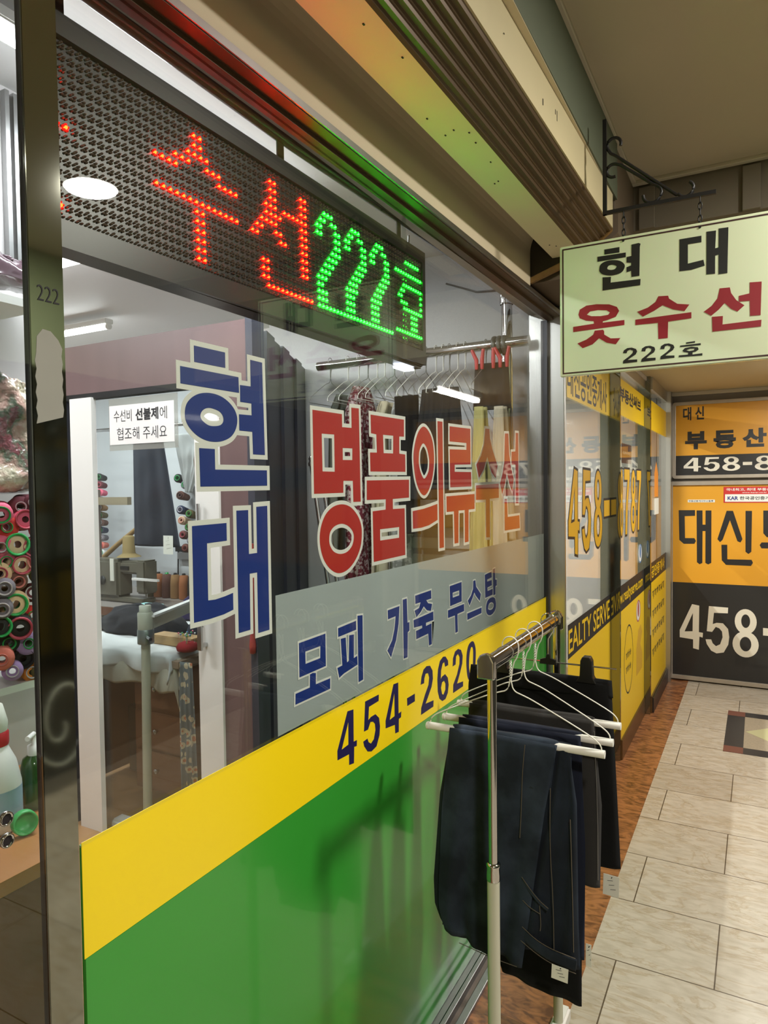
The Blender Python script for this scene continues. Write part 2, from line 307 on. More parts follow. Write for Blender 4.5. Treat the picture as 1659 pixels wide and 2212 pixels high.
 's_dae': [[[[-0.192,2.16],[-0.138,2.16],[-0.138,2.143],[-0.171,2.143],[-0.171,2.092],[-0.133,2.096],[-0.13,2.08],[-0.163,2.074],[-0.192,2.075]],[]],[[[-0.126,2.168],[-0.103,2.167],[-0.105,2.121],[-0.097,2.122],[-0.097,2.171],[-0.074,2.17],[-0.076,2.052],[-0.097,2.052],[-0.097,2.103],[-0.105,2.102],[-0.105,2.055],[-0.126,2.056]],[]]],
 's_ot': [[[[-0.461,1.994],[-0.457,2.008],[-0.438,2.017],[-0.41,2.017],[-0.375,2.012],[-0.354,2.002],[-0.348,1.99],[-0.357,1.975],[-0.382,1.968],[-0.392,1.967],[-0.393,1.963],[-0.334,1.963],[-0.334,1.949],[-0.476,1.946],[-0.476,1.961],[-0.417,1.963],[-0.418,1.97],[-0.439,1.974],[-0.457,1.983]],[[[-0.437,1.991],[-0.428,1.999],[-0.406,2.0],[-0.382,1.996],[-0.373,1.989],[-0.378,1.983],[-0.399,1.982],[-0.424,1.985]]]],[[[-0.415,1.943],[-0.392,1.943],[-0.389,1.938],[-0.389,1.929],[-0.371,1.916],[-0.345,1.914],[-0.357,1.898],[-0.382,1.905],[-0.403,1.92],[-0.421,1.905],[-0.449,1.897],[-0.464,1.912],[-0.439,1.92],[-0.419,1.932]],[]]],
 's_su': [[[[-0.245,2.016],[-0.22,2.014],[-0.218,2.006],[-0.197,1.989],[-0.167,1.983],[-0.179,1.967],[-0.207,1.975],[-0.234,1.99],[-0.256,1.978],[-0.285,1.966],[-0.3,1.981],[-0.272,1.989],[-0.252,2.002]],[]],[[[-0.305,1.96],[-0.162,1.962],[-0.162,1.946],[-0.22,1.944],[-0.221,1.9],[-0.245,1.9],[-0.246,1.944],[-0.305,1.945]],[]]],
 's_seon': [[[[-0.094,2.015],[-0.07,2.014],[-0.067,1.999],[-0.055,1.979],[-0.036,1.963],[-0.052,1.949],[-0.067,1.958],[-0.082,1.975],[-0.096,1.96],[-0.114,1.946],[-0.132,1.959],[-0.113,1.972],[-0.099,1.99]],[]],[[[-0.024,2.02],[0.003,2.018],[0.001,1.933],[-0.023,1.934],[-0.024,1.973],[-0.049,1.974],[-0.049,1.989],[-0.024,1.992]],[]],[[[-0.112,1.943],[-0.086,1.942],[-0.087,1.92],[0.003,1.921],[0.002,1.904],[-0.111,1.904]],[]]],
 's_20': [[[[-0.338,1.871],[-0.335,1.879],[-0.326,1.884],[-0.314,1.884],[-0.303,1.879],[-0.3,1.872],[-0.304,1.864],[-0.316,1.857],[-0.325,1.851],[-0.3,1.85],[-0.3,1.843],[-0.338,1.842],[-0.337,1.85],[-0.321,1.861],[-0.312,1.869],[-0.311,1.875],[-0.319,1.879],[-0.326,1.876],[-0.328,1.87]],[]]],
 's_21': [[[[-0.289,1.871],[-0.287,1.879],[-0.278,1.884],[-0.266,1.884],[-0.255,1.879],[-0.253,1.872],[-0.256,1.865],[-0.268,1.858],[-0.276,1.851],[-0.252,1.85],[-0.252,1.843],[-0.29,1.842],[-0.288,1.85],[-0.273,1.861],[-0.264,1.869],[-0.263,1.875],[-0.271,1.879],[-0.277,1.877],[-0.279,1.87]],[]]],
 's_22': [[[[-0.24,1.872],[-0.238,1.88],[-0.229,1.885],[-0.218,1.885],[-0.207,1.88],[-0.204,1.873],[-0.208,1.866],[-0.219,1.859],[-0.227,1.853],[-0.204,1.851],[-0.204,1.845],[-0.24,1.844],[-0.239,1.852],[-0.224,1.862],[-0.215,1.87],[-0.214,1.876],[-0.222,1.88],[-0.228,1.878],[-0.23,1.871]],[]]],
 's_ho': [[[[-0.175,1.883],[-0.153,1.884],[-0.153,1.88],[-0.175,1.879]],[]],[[[-0.19,1.876],[-0.139,1.877],[-0.139,1.872],[-0.19,1.872]],[]],[[[-0.184,1.862],[-0.178,1.868],[-0.162,1.87],[-0.146,1.867],[-0.144,1.861],[-0.151,1.856],[-0.159,1.855],[-0.159,1.849],[-0.135,1.85],[-0.135,1.844],[-0.193,1.845],[-0.193,1.85],[-0.17,1.85],[-0.17,1.855],[-0.181,1.858]],[[[-0.175,1.862],[-0.165,1.865],[-0.154,1.864],[-0.156,1.86],[-0.167,1.859]]]]],
 'e_dae': [[[[-0.539,1.306],[-0.425,1.307],[-0.425,1.264],[-0.497,1.261],[-0.494,1.094],[-0.429,1.095],[-0.418,1.074],[-0.429,1.052],[-0.503,1.05],[-0.534,1.079]],[]],[[[-0.414,1.305],[-0.374,1.305],[-0.373,1.198],[-0.353,1.198],[-0.353,1.305],[-0.313,1.305],[-0.313,0.912],[-0.334,0.899],[-0.353,0.91],[-0.353,1.15],[-0.373,1.15],[-0.374,0.909],[-0.393,0.898],[-0.411,0.913]],[]]],
 'e_sin': [[[[-0.211,1.303],[-0.169,1.303],[-0.106,1.095],[-0.119,1.07],[-0.139,1.079],[-0.189,1.234],[-0.237,1.087],[-0.254,1.069],[-0.272,1.091]],[]],[[[-0.087,1.303],[-0.045,1.303],[-0.048,1.004],[-0.067,0.987],[-0.086,1.003]],[]],[[[-0.245,1.05],[-0.206,1.051],[-0.205,0.943],[-0.046,0.945],[-0.037,0.923],[-0.05,0.9],[-0.214,0.901],[-0.242,0.934]],[]]],
 'e_bu': [[[[0.027,1.306],[0.062,1.306],[0.062,1.209],[0.133,1.209],[0.132,1.306],[0.166,1.306],[0.168,1.116],[0.05,1.113],[0.028,1.141]],[[[0.063,1.17],[0.133,1.172],[0.133,1.153],[0.063,1.151]]]],[[[0.005,1.054],[0.017,1.074],[0.187,1.078],[0.187,1.036],[0.117,1.034],[0.118,0.915],[0.081,0.913],[0.08,1.032],[0.017,1.031]],[]]],
}
# ---------------------------------------------------------------- materials
H = 1.5
m_steel = mat('brushed_steel', (200, 200, 196), 0.34, 1.0, noise=.06, nscale=40, stretch=(1, 1, .02))
m_mirror = mat('polished_steel', (150, 152, 142), 0.05, 1.0, bump=.006, bscale=6)
m_chrome = mat('chrome', (200, 200, 200), 0.08, 1.0)
m_alu = mat('aluminium', (150, 150, 150), 0.35, 1.0, noise=.1, nscale=20)
m_alud = mat('dark_aluminium', (70, 70, 72), 0.35, .8)
m_black = mat('black_plastic', (14, 15, 16), 0.35)
m_dark = mat('dark_metal', (24, 24, 25), 0.5, .3, noise=.2, nscale=60)
m_white = mat('white_vinyl', (236, 238, 232), 0.45)
m_red = mat('red_vinyl', (186, 44, 38), 0.5)
m_blue = mat('blue_vinyl', (22, 52, 132), 0.5)
m_navy = mat('navy_vinyl', (28, 26, 78), 0.5)
m_yel = mat('yellow_vinyl', (255, 224, 24), 0.28)
m_grn = mat('green_vinyl', (54, 156, 52), 0.24, coat=.35)
m_rwhite = mat('white_powder_coat', (232, 230, 226), 0.4)
m_cream = mat('cream_paint', (232, 222, 192), 0.5, noise=.04, nscale=6)
m_brown = mat('brown_aluminium', (90, 73, 54), 0.38, .35, noise=.15, nscale=8, stretch=(1, .1, 1))
m_beige = mat('beige_paint', (200, 188, 150), 0.55, noise=.05, nscale=8)
m_ceil = mat('ceiling_paint', (186, 176, 154), 0.7, noise=.05, nscale=3)
m_cove = mat('cove_paint', (205, 192, 164), 0.6, noise=.05, nscale=5)
m_trim = mat('ceiling_moulding', (190, 182, 165), 0.6)
m_iwall = mat('interior_wall', (206, 208, 210), 0.7, noise=.03, nscale=5)
m_iceil = mat('interior_ceiling', (215, 213, 212), 0.6)
m_woodp = mat('purple_wood', (106, 84, 84), 0.45, noise=.16, nscale=14, stretch=(1, 1, .06))
m_darkp = mat('dark_panel', (58, 60, 70), 0.45, noise=.2, nscale=26, stretch=(1, 1, .01))
m_glass = glassmat('clear_glass', (0.97, 0.985, 0.975), 0.05)
m_tint = glassmat('thin_glass', (0.9, 0.93, 0.93), 0.05)
m_plastic = glassmat('clear_plastic', (.93, .93, .9), 0.12, opac=.25, film=(.8, .78, .72), rough=.12, translucent=.4)
m_paper = mat('paper', (226, 226, 214), 0.8)
m_ink = mat('ink', (30, 30, 34), 0.7)
m_wood = mat('light_wood', (172, 116, 66), 0.35, noise=.2, nscale=10, stretch=(1, .15, 1))
m_woodd = mat('brown_board', (112, 72, 48), 0.45, noise=.12, nscale=8, stretch=(1, 1, .1))
m_flw = mat('interior_floor', (160, 122, 82), 0.35, noise=.2, nscale=12, stretch=(.1, 1, 1))
m_frost = glassmat('frosted_film', (.8, .84, .84), 0.02, opac=.68, film=(.54, .60, .585), rough=.3, translucent=.25)

# floor
def tilemat():
    m = bpy.data.materials.new('marble_tiles'); m.use_nodes = True; nt = m.node_tree; b = nt.nodes['Principled BSDF']
    N = nt.nodes.new; L = nt.links.new
    g = N('ShaderNodeNewGeometry'); mp = N('ShaderNodeMapping')
    P = 0.3456
    mp.inputs['Location'].default_value = (0.39 + 0.28 * 20, -2.216 + P * 40, 0)
    L(g.outputs['Position'], mp.inputs[0])
    br = N('ShaderNodeTexBrick'); L(mp.outputs[0], br.inputs['Vector'])
    br.offset = 0.5; br.offset_frequency = 2; br.squash = 1
    br.inputs['Scale'].default_value = 1; br.inputs['Brick Width'].default_value = 0.56; br.inputs['Row Height'].default_value = P
    br.inputs['Mortar Size'].default_value = 0.0022; br.inputs['Mortar Smooth'].default_value = 0.1; br.inputs['Bias'].default_value = 0
    br.inputs['Color1'].default_value = srgb((190, 181, 166)); br.inputs['Color2'].default_value = srgb((204, 196, 182)); br.inputs['Mortar'].default_value = srgb((96, 84, 68))
    n = N('ShaderNodeTexNoise'); n.inputs['Scale'].default_value = 5; n.inputs['Detail'].default_value = 8; n.inputs['Roughness'].default_value = .65; n.inputs['Distortion'].default_value = 1.2
    mp2 = N('ShaderNodeMapping'); mp2.inputs['Scale'].default_value = (.7, 1.8, 1); L(g.outputs['Position'], mp2.inputs[0]); L(mp2.outputs[0], n.inputs['Vector'])
    r = N('ShaderNodeValToRGB'); e = r.color_ramp.elements
    e[0].position = .455; e[0].color = (1, 1, 1, 1); e[1].position = .53; e[1].color = (1, 1, 1, 1)
    k = e.new(.495); k.color = srgb((232, 222, 206)); 
    L(n.outputs[0], r.inputs[0])
    mx = N('ShaderNodeMix'); mx.data_type = 'RGBA'; mx.blend_type = 'MULTIPLY'; mx.inputs[0].default_value = .8
    L(br.outputs['Color'], mx.inputs[6]); L(r.outputs[0], mx.inputs[7])
    n2 = N('ShaderNodeTexNoise'); n2.inputs['Scale'].default_value = 22; n2.inputs['Detail'].default_value = 6; L(mp2.outputs[0], n2.inputs['Vector'])
    r2 = N('ShaderNodeValToRGB'); r2.color_ramp.elements[0].position = .35; r2.color_ramp.elements[0].color = (.8, .78, .74, 1); r2.color_ramp.elements[1].position = .6; r2.color_ramp.elements[1].color = (1, 1, 1, 1); L(n2.outputs[0], r2.inputs[0])
    mx2 = N('ShaderNodeMix'); mx2.data_type = 'RGBA'; mx2.blend_type = 'MULTIPLY'; mx2.inputs[0].default_value = .8
    L(mx.outputs[2], mx2.inputs[6]); L(r2.outputs[0], mx2.inputs[7])
    L(mx2.outputs[2], b.inputs['Base Color']); b.inputs['Roughness'].default_value = .32
    return m
m_tile = tilemat()
def brownmarble():
    m = mat('brown_marble', (150, 98, 62), .3); nt = m.node_tree; b = nt.nodes['Principled BSDF']; N = nt.nodes.new; L = nt.links.new
    g = N('ShaderNodeNewGeometry'); mp = N('ShaderNodeMapping'); mp.inputs['Scale'].default_value = (6, 14, 1); L(g.outputs['Position'], mp.inputs[0])
    n = N('ShaderNodeTexNoise'); n.inputs['Scale'].default_value = 2.2; n.inputs['Detail'].default_value = 7; n.inputs['Distortion'].default_value = 1.5; L(mp.outputs[0], n.inputs['Vector'])
    r = N('ShaderNodeValToRGB'); e = r.color_ramp.elements; e[0].position = .36; e[0].color = srgb((100, 62, 40)); e[1].position = .6; e[1].color = srgb((168, 112, 70)); L(n.outputs[0], r.inputs[0]); L(r.outputs[0], b.inputs['Base Color'])
    return m
m_bmarb = brownmarble()

# plane maps: u along the facade, v up
GX = -0.79
def fac(x, sgn=1): return lambda u, v, d: (x + sgn * d, u, v)
def crs(y): return lambda u, v, d: (u, y - d, v)

# ---------------------------------------------------------------- shell of the corridor
def fac_box(name, m, *a, **k): return struct(MB().box(*a).obj(name, m, **k))
CE = 2.68
fac_box('floor', m_tile, -0.468, 1.56, -2.5, 5.75, -0.1, 0)
fac_box('floor_border', m_bmarb, -0.765, -0.468, -2.5, 5.75, -0.1, 0.0005)
fac_box('ceiling', m_ceil, -0.44, 1.56, -2.5, 2.9, CE, CE + .1)
fac_box('wall_back', m_beige, -0.8, 1.56, -2.6, -2.5, 0, 2.8)
b = MB(); b.box(1.55, 1.65, -2.5, 5.75, 0, .08); struct(b.obj('baseboard_right', m_alu))
b = MB(); b.box(1.57, 1.65, -2.5, 5.75, .08, 2.12); struct(b.obj('window_right', mat('dark_shop_glass', (26, 30, 28), .08, coat=1)))
b = MB(); b.box(1.54, 1.65, -2.5, 5.75, 2.12, 2.72); struct(b.obj('wall_right', mat('pale_green_fascia', (136, 148, 120), .5)))
# white scroll decoration on the shop glass across the corridor
sp = [(2.26 + (.015 + .028 * t) * math.cos(t * 1.25), .33 - (.02 + .045 * t) * math.sin(t * 1.25)) for t in [i * .12 for i in range(38)]]
b = MB(); b.tube([(1.567, y, z) for y, z in sp], .008, 6)
b.tube([(1.567, 2.12 + .28 * t, .12 + .10 * (2 * t - 1) ** 2) for t in [i / 20 for i in range(21)]], .008, 6)
tag(b.obj('scroll_decal', mat('pale_scroll', (200, 204, 196), .6)), 'pale curling scroll decal on dark glass, seen mirrored in the steel post', 'decal')

# ceiling moulding round the tray and cross beam
b = MB(); b.prism([(-.445, CE - .012), (-.425, CE - .012), (-.425, CE + .001), (-.445, CE + .001)], -2.5, 2.88, .0)
b.box(-.45, 1.56, 2.86, 2.885, CE - .014, CE + .001); struct(b.obj('trim_1', m_trim, bevel=.003))
b = MB(); b.box(-.70, 1.56, 2.9, 3.3, 2.50, CE + .1); b.box(-.42, -.36, 2.885, 2.9, 2.5, CE - .02); b.box(-.06, .0, 2.88, 2.9, 2.5, CE - .02); b.box(.3, .36, 2.88, 2.9, 2.5, CE - .02)
struct(b.obj('beam', mat('beam_paint', (112, 104, 90), .7), bevel=.003))
b = MB(); b.box(-.82, 1.56, 3.3, 5.75, 2.2, 2.6); struct(b.obj('lower_ceiling', mat('lower_ceiling_paint', (200, 188, 156), .6)))
b = MB(); b.box(-.70, 1.56, 3.27, 3.3, 2.18, 2.5); struct(b.obj('trim_2', m_beige))
b = MB(); b.box(-.668, -.64, 3.3, 5.74, 2.172, 2.2); b.box(-.66, 1.56, 5.69, 5.74, 2.172, 2.2); struct(b.obj('trim_3', m_trim, bevel=.004))

# ---------------------------------------------------------------- lamps
def downlight(x, y, z, label, e, grp='ceiling downlights'):
    t = thing('ceiling_downlight', (x, y, z), label, 'lamp', grp)
    MB().lathe((x, y, z), [(.095, -.001), (.098, -.006), (.112, -.008), (.118, -.001)], 32).obj('rim', m_rwhite, t)
    MB().lathe((x, y, z), [(.0, -.004), (.096, -.004)], 32).obj('diffuser', emat('downlight_glow', (1, .965, .9), 26), t)
    l = bpy.data.lights.new('downlight_lamp', 'AREA'); l.shape = 'DISK'; l.size = .18; l.energy = e; l.color = (1, .94, .84)
    o = bpy.data.objects.new('downlight_lamp', l); COL.objects.link(o); o.location = (x, y, z - .0085); setp(o, t)
    return t
downlight(.70, 1.85, CE, 'round white ceiling downlight over the corridor, mirrored on the red sign', 48)
downlight(.70, -.6, CE, 'round white ceiling downlight behind the viewer', 48)
def tube_lamp(x, y0, y1, z, label, s=9, axis='y', r=.016, col=(1, .98, .93), e=0):
    mid = ((x, (y0 + y1) / 2, z) if axis == 'y' else ((y0 + y1) / 2, x, z))
    t = thing('tube_lamp', mid, label, 'lamp')
    P = (lambda a, zz: (x, a, zz)) if axis == 'y' else (lambda a, zz: (a, x, zz))
    if axis == 'y': MB().box(x - .03, x + .03, y0, y1, z - .03, z, .004).obj('housing', m_rwhite, t)
    else: MB().box(y0, y1, x - .03, x + .03, z - .03, z, .004).obj('housing', m_rwhite, t)
    MB().tube([P(y0 + .02, z - .045), P(y1 - .02, z - .045)], r, 12).obj('tube', emat('tube_glow', col, s), t)
    for a in (y0 + .01, y1 - .01): MB().tube([P(a - .008, z - .045), P(a + .008, z - .045)], .02, 12).obj('socket', m_rwhite, t)
    if e:
        l = bpy.data.lights.new('tube_light', 'AREA'); l.shape = 'RECTANGLE'; l.energy = e; l.color = col
        l.size = .03; l.size_y = y1 - y0 - .06
        o = bpy.data.objects.new('tube_light', l); COL.objects.link(o); o.location = (mid[0], mid[1], z - .064)
        if axis != 'y': o.rotation_euler.z = PI / 2
        setp(o, t)
    return t
tube_lamp(.29, 4.15, 4.95, 2.2, 'lit tube lamp under the lower ceiling before the end wall', 12, e=28)
tube_lamp(-1.5, .9, 2.1, 2.58, 'lit tube lamp on the shop ceiling above the clothes', 22, e=30, col=(.96, .98, 1))
tube_lamp(2.05, -3.25, -2.35, 2.56, 'lit ceiling tube seen under the message board, beyond the partition top', 24, axis='x', e=22, col=(.96, .98, 1))
tube_lamp(2.95, -4.6, -3.5, 2.56, 'ceiling tube above the sewing table', 22, axis='x', e=42, col=(.94, .98, 1))
tube_lamp(1.2, -3.4, -2.5, 2.56, 'ceiling tube close to the spool wall', 22, axis='x', e=26, col=(.97, .98, 1))

# ---------------------------------------------------------------- head frame, cove, fascia above the shop front
K = .02
def run(name, prof, m, y0=-2.5, y1=2.44, k=K, **kw):
    b = MB(); b.prism([(x, z + H) for x, z in prof], y0, y1, k); return struct(b.obj(name, m, **kw))
run('trim_4', [(-.80, .69), (-.772, .69), (-.772, .70), (-.744, .70), (-.744, .714), (-.772, .714), (-.772, 1.25), (-.80, 1.25)], m_brown, y1=2.89, k=.012)
run('trim_5', [(-.752, .702), (-.739, .702), (-.739, .716), (-.752, .716)], m_alu, y1=2.89, k=.015)
pr = [(-.744, .7165)] + [(-.744 + .10 * (1 - math.cos(a)), .83 + .10 * math.sin(a)) for a in [i * PI / 20 for i in range(11)]] + [(-.60, .93), (-.60, .95), (-.76, .95), (-.76, .716)]
run('trim_6', pr, m_cove)
t = thing('light_pelmet', (-.55, 0, 2.3), 'long cream and brown ribbed pelmet running above the shop window', 'pelmet')
b = MB(); b.prism([(-.664, 2.30), (-.566, 2.30), (-.566, 2.306), (-.664, 2.306)], -2.5, 2.44, K); b.obj('underside_board', m_cream, t)
rib = [(-.566, .800)]
for i in range(5):
    x = -.558 + i * .019; z = .802 + i * .0125
    rib += [(x, z), (x + .004, z + .005), (x + .014, z + .005), (x + .016, z + .012)]
rib += [(-.464, .865), (-.470, .865), (-.566, .82)]
b = MB(); b.prism([(x, z + H) for x, z in rib], -2.5, 2.44, K); b.obj('ribbed_moulding', m_brown, t)
b = MB(); b.prism([(-.466, 2.366), (-.460, 2.366), (-.460, 2.477), (-.466, 2.477)], -2.5, 2.44, K); b.obj('upper_board', m_beige, t)
b = MB(); b.box(-.60, -.44, -2.5, 2.44, 2.478, 2.484); b.obj('top_board', m_cove, t)
k2 = K * 1.14
b = MB(); b.prism([(-.720, 2.225), (-.54, 2.285), (-.44, 2.36), (-.44, 2.49), (-.46, 2.49), (-.46, 2.37), (-.545, 2.305), (-.720, 2.245)], 2.44, 2.455)
b.obj('end_frame', mat('worn_bronze', (132, 104, 62), .45, .5, noise=.35, nscale=30), t)
b = MB(); b.prism([(-.735, 2.235), (-.545, 2.30), (-.46, 2.37), (-.46, 2.49), (-.735, 2.49)], 2.445, 2.45); b.obj('end_plate', mat('dark_end_plate', (52, 46, 36), .6), t)
# upstand behind the pelmet and darker continuation past its end
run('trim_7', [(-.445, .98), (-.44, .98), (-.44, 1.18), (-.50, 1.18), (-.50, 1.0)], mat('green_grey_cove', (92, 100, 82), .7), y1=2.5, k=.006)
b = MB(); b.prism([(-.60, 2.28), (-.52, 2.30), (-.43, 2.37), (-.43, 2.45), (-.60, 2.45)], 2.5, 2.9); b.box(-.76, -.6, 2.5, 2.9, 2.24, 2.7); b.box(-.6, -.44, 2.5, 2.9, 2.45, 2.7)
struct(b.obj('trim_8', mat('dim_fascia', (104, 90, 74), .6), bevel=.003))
# small flies stuck on the pelmet
b = MB()
for i in range(26):
    y = random.uniform(.9, 2.4); x = random.choice([-.65 + random.random() * .08, None]) 
    if x is None: b.box(-.4586 + .016 * (y - 1.3), -.4576 + .016 * (y - 1.3), y, y + .004, 2.39 + random.random() * .07, 2.396 + random.random() * .07)
    else: b.box(x, x + .003, y, y + .005, 2.2985, 2.2999)
b.obj('specks', m_dark, t)['kind'] = 'stuff'

# ---------------------------------------------------------------- shop front glass
wt = bpy.data.objects.new('window_1', None); COL.objects.link(wt); wt.location = (GX, 1.7, 0); struct(wt)
MB().box(GX - .003, GX + .003, .582, 2.90, 1.030, 2.19).obj('pane', m_glass, wt)
MB().box(GX - .004, GX + .002, .598, 2.90, .02, 1.030).obj('lower_panel', m_grn, wt)
MB().box(GX - .02, GX + .02, .60, 2.90, .0, .02).obj('bottom_channel', m_alu, wt)
MB().box(GX - .014, GX + .012, 2.868, 2.885, .02, 2.19).obj('stile', m_alud, wt)
MB().box(GX - .010, GX - .0055, 1.585, 1.60, 1.83, 2.19).obj('pane_edge', m_tint, wt)
b = MB(); b.box(-.765, -.750, -2.5, 5.7, .0, .028); b.box(-.735, -.712, -2.5, 5.7, 0, .012); struct(b.obj('trim_9', m_alu, bevel=.002))
struct(MB().box(-.75, -.735, -2.5, 5.7, 0, .006).obj('trim_10', mat('grey_marble', (120, 108, 100), .4, noise=.2, nscale=12)))
VX = GX - .0045
vf = fac(VX, 1)
def band(name, u0, u1, v0, v1, m, label, cat='window film'):
    b = MB(); b.box(GX + .002, GX + .0028, u0, u1, v0, v1); return tag(b.obj(name, m), label, cat)
band('green_film', .598, 2.866, .022, .876, m_grn, 'plain green film covering the foot of the shop window')
band('yellow_film', .5965, 2.866, .877, 1.035, m_yel, 'yellow stripe of film across the shop window above the green one')
b = MB(); b.box(VX - .0012, VX - .0008, 1.033, 2.866, 1.0345, 1.302)
tag(b.obj('frosted_film', m_frost), 'grey frosted film panel behind the small blue lettering', 'window film')
def word(name, keys, m, label, rim, loc):
    t = thing(name, loc, label, 'lettering')
    for k in keys: glyph('letter', [(o, hs) for o, hs in GLYPH[k]], (vf if rim else fac(GX + .0028, 1)), m, t, rim, m_white)
    return t
word('blue_lettering', ['hyeon', 'dae'], m_blue, 'two big blue stacked letters with white rims on the shop window', .0085, (VX, .95, 1.2))
word('red_lettering', ['myeong', 'pum', 'ui', 'ryu', 'su', 'seon'], m_red, 'row of tall red letters with white rims on the shop window', .0085, (VX, 1.6, 1.3))
word('fur_lettering', ['mo', 'pi'], m_blue, 'left pair of small blue letters on the frosted film', .0042, (VX, 1.2, 1.1))
word('leather_lettering', ['ga', 'juk'], m_blue, 'middle pair of small blue letters on the frosted film', .0042, (VX, 1.5, 1.15))
word('shearling_lettering', ['mu', 'seu', 'tang'], m_blue, 'right group of three small blue letters on the frosted film', .0042, (VX, 2, 1.2))
word('phone_number', ['d4', 'd5', 'd4b', 'dd', 'd2', 'd6', 'd2b', 'd0'], m_navy, 'navy phone number 454-2620 on the yellow stripe', 0, (VX, 1.5, .95))

# ---------------------------------------------------------------- steel post at the left end of the window
t = thing('steel_post', (-.81, .56, 0), 'brushed steel post at the left end of the shop window', 'post')
MB().box(-.7745, -.77, .533, .580, 0, 2.19, .0008).obj('body', m_mirror, t)
MB().box(-.80, -.7745, .545, .575, 0, 2.19).obj('core', m_alud, t)
f7 = fac(-.77, 1)
text('handwritten_number', '222', (.543, .573, 1.734, 1.753), f7, m_ink, t, bold=-.01)
pt = [(.5375 + (.002 if i % 2 else 0), 1.584 + i * .0095) for i in range(10)] + [(.541, 1.690), (.549, 1.700), (.560, 1.699), (.570, 1.690)] + [(.5755 - (.0015 if i % 2 else 0), 1.68 - i * .0095) for i in range(10)]
b = MB(); b.poly(pt, [], f7, 0, .0004); plabel(b.obj('sticker_residue', mat('residue', (150, 150, 142), .7, noise=.05), t), 'pale ragged patch where a sticker was peeled off')

# ---------------------------------------------------------------- LED message board behind the glass
LX = -0.84
t = thing('led_sign', (LX, 1.1, 1.84), 'black LED message board with red and green dots hung inside the window', 'sign')
b = MB(); b.box(LX - .055, LX - .004, .62, 1.80, 1.84, 2.16, .006); plabel(b.obj('housing', m_black, t), 'black housing box')
fz = lambda y: .012 * (y - 1.2)
def frame(b, a0, a1, z0, z1):
    vs = [(x, y, z + fz(y)) for x in (LX - .004, LX + .004) for y in (a0, a1) for z in (z0, z1)]
    b.add(vs, [(0, 1, 3, 2), (4, 6, 7, 5), (0, 4, 5, 1), (2, 3, 7, 6), (0, 2, 6, 4), (1, 5, 7, 3)])
b = MB(); frame(b, .62, 1.80, 2.127, 2.158); frame(b, .62, 1.80, 1.842, 1.880); frame(b, 1.782, 1.80, 1.88, 2.127); b.obj('bezel', m_black, t)
art = """
.     ##            ##     ##    ooo     ooo     ooo        oooooo 
.     ##            ##     ##   oo oo   oo oo   oo oo              
.    ####           ##     ##  oo   oo oo   oo oo   oo  ooooooooooo
.  ###  ###        ### ######  oo   oo oo   oo oo   oo             
####      ####     ####    ##       oo      oo      oo     oooooooo
.                 ####     ##      ooo     ooo     ooo    oo      o
.                ##  ##    ##     ooo     ooo     ooo    oo       o
############### ##    ##   ##    ooo     ooo     ooo      ooo     o
.     ##                   ##   ooo     ooo     ooo        oooooooo
.     ##                   ##  ooo     oooo    oooo           ooo  
.     ##          ##       ##  oo      ooo     ooo            ooo  
.     ##          ##           ooo     ooo     ooo            ooo  
.     ##          ##           ooo     ooo     ooo      ooooooooooo
.     ##           ########### oooooooooooooooooooooooo            
""".strip('\n').split('\n')
PX, PZ = .01474, .0156
Y0, Z0 = .807, 2.103
lit = {}
for r, row in enumerate(art):
    for c, ch in enumerate(row):
        if ch == '#': lit[(c, r)] = 'r'
        if ch == 'o': lit[(c, r)] = 'g'
lit.pop((14, 7), None)
for c, r in [(-12, 2), (-12, 6), (-11, 6), (-12, 13)]: lit[(c, r)] = 'r'
dome = lambda b, y, z, r: b.lathe((LX - .004, y, z), [(r, 0), (r * .95, .0022), (r * .6, .0038), (0, .0043)], 6, (1, 0, 0))
un, rc, rr, gc, gr = MB(), MB(), MB(), MB(), MB()
for c in range(-34, 67):
    for r in range(-1, 15):
        y = Y0 + c * PX - .055 * 0; z = Z0 - r * PZ + fz(y); y -= .055 * (z - 2.0) * .6
        if y > 1.783 or y < .61: continue
        k = lit.get((c, r))
        sat = [(0, .0040), (-.0035, .0010), (.0035, .0010), (-.0023, -.0036), (.0023, -.0036)]
        if not k:
            for a, q in sat: dome(un, y + a, z + q, .0019)
        else:
            bc, bs = (rc, rr) if k == 'r' else (gc, gr)
            bc.lathe((LX - .004, y, z), [(.0025, 0), (.0024, .003), (.0015, .0046), (0, .005)], 8, (1, 0, 0))
            for a, q in sat: dome(bs, y + a * 1.05, z + q * 1.05, .0019)
MB().box(LX - .006, LX - .0042, .622, 1.785, 1.875, 2.130).obj('dot_board', mat('dot_board', (26, 22, 21), .6), t)
o = un.obj('unlit_dots', mat('unlit_dots', (96, 80, 70), .3, spec=.4), t); o['kind'] = 'stuff'
o = rc.obj('red_dots', emat('led_red_core', (1, .0055, .0006), 140), t); o['kind'] = 'stuff'; plabel(o, 'lit red dots spelling Korean letters')
o = rr.obj('red_halo_dots', emat('led_red', (1, .012, .008), .4), t); o['kind'] = 'stuff'
o = gc.obj('green_dots', emat('led_green_core', (.008, 1, .014), 52), t); o['kind'] = 'stuff'; plabel(o, 'lit green dots reading 222')
o = gr.obj('green_halo_dots', emat('led_green', (.02, 1, .08), .3), t); o['kind'] = 'stuff'
for y in (.655, 1.17, 1.70): MB().box(LX - .03, LX - .027, y - .011, y + .011, 2.15, 2.225).obj('hanging_strap', m_dark, t)
b = MB(); b.tube([(LX - .03, 1.80, 1.93), (LX - .03, 1.822, 1.93)], .012, 14); b.obj('side_knob', m_black, t)
b = MB(); b.tube([(LX - .028, y, 2.158) for y in (.7,)] + [(LX - .028, 1.76, 2.165), (LX - .03, 1.765, 2.21)], .003, 6); b.obj('wire', m_black, t)
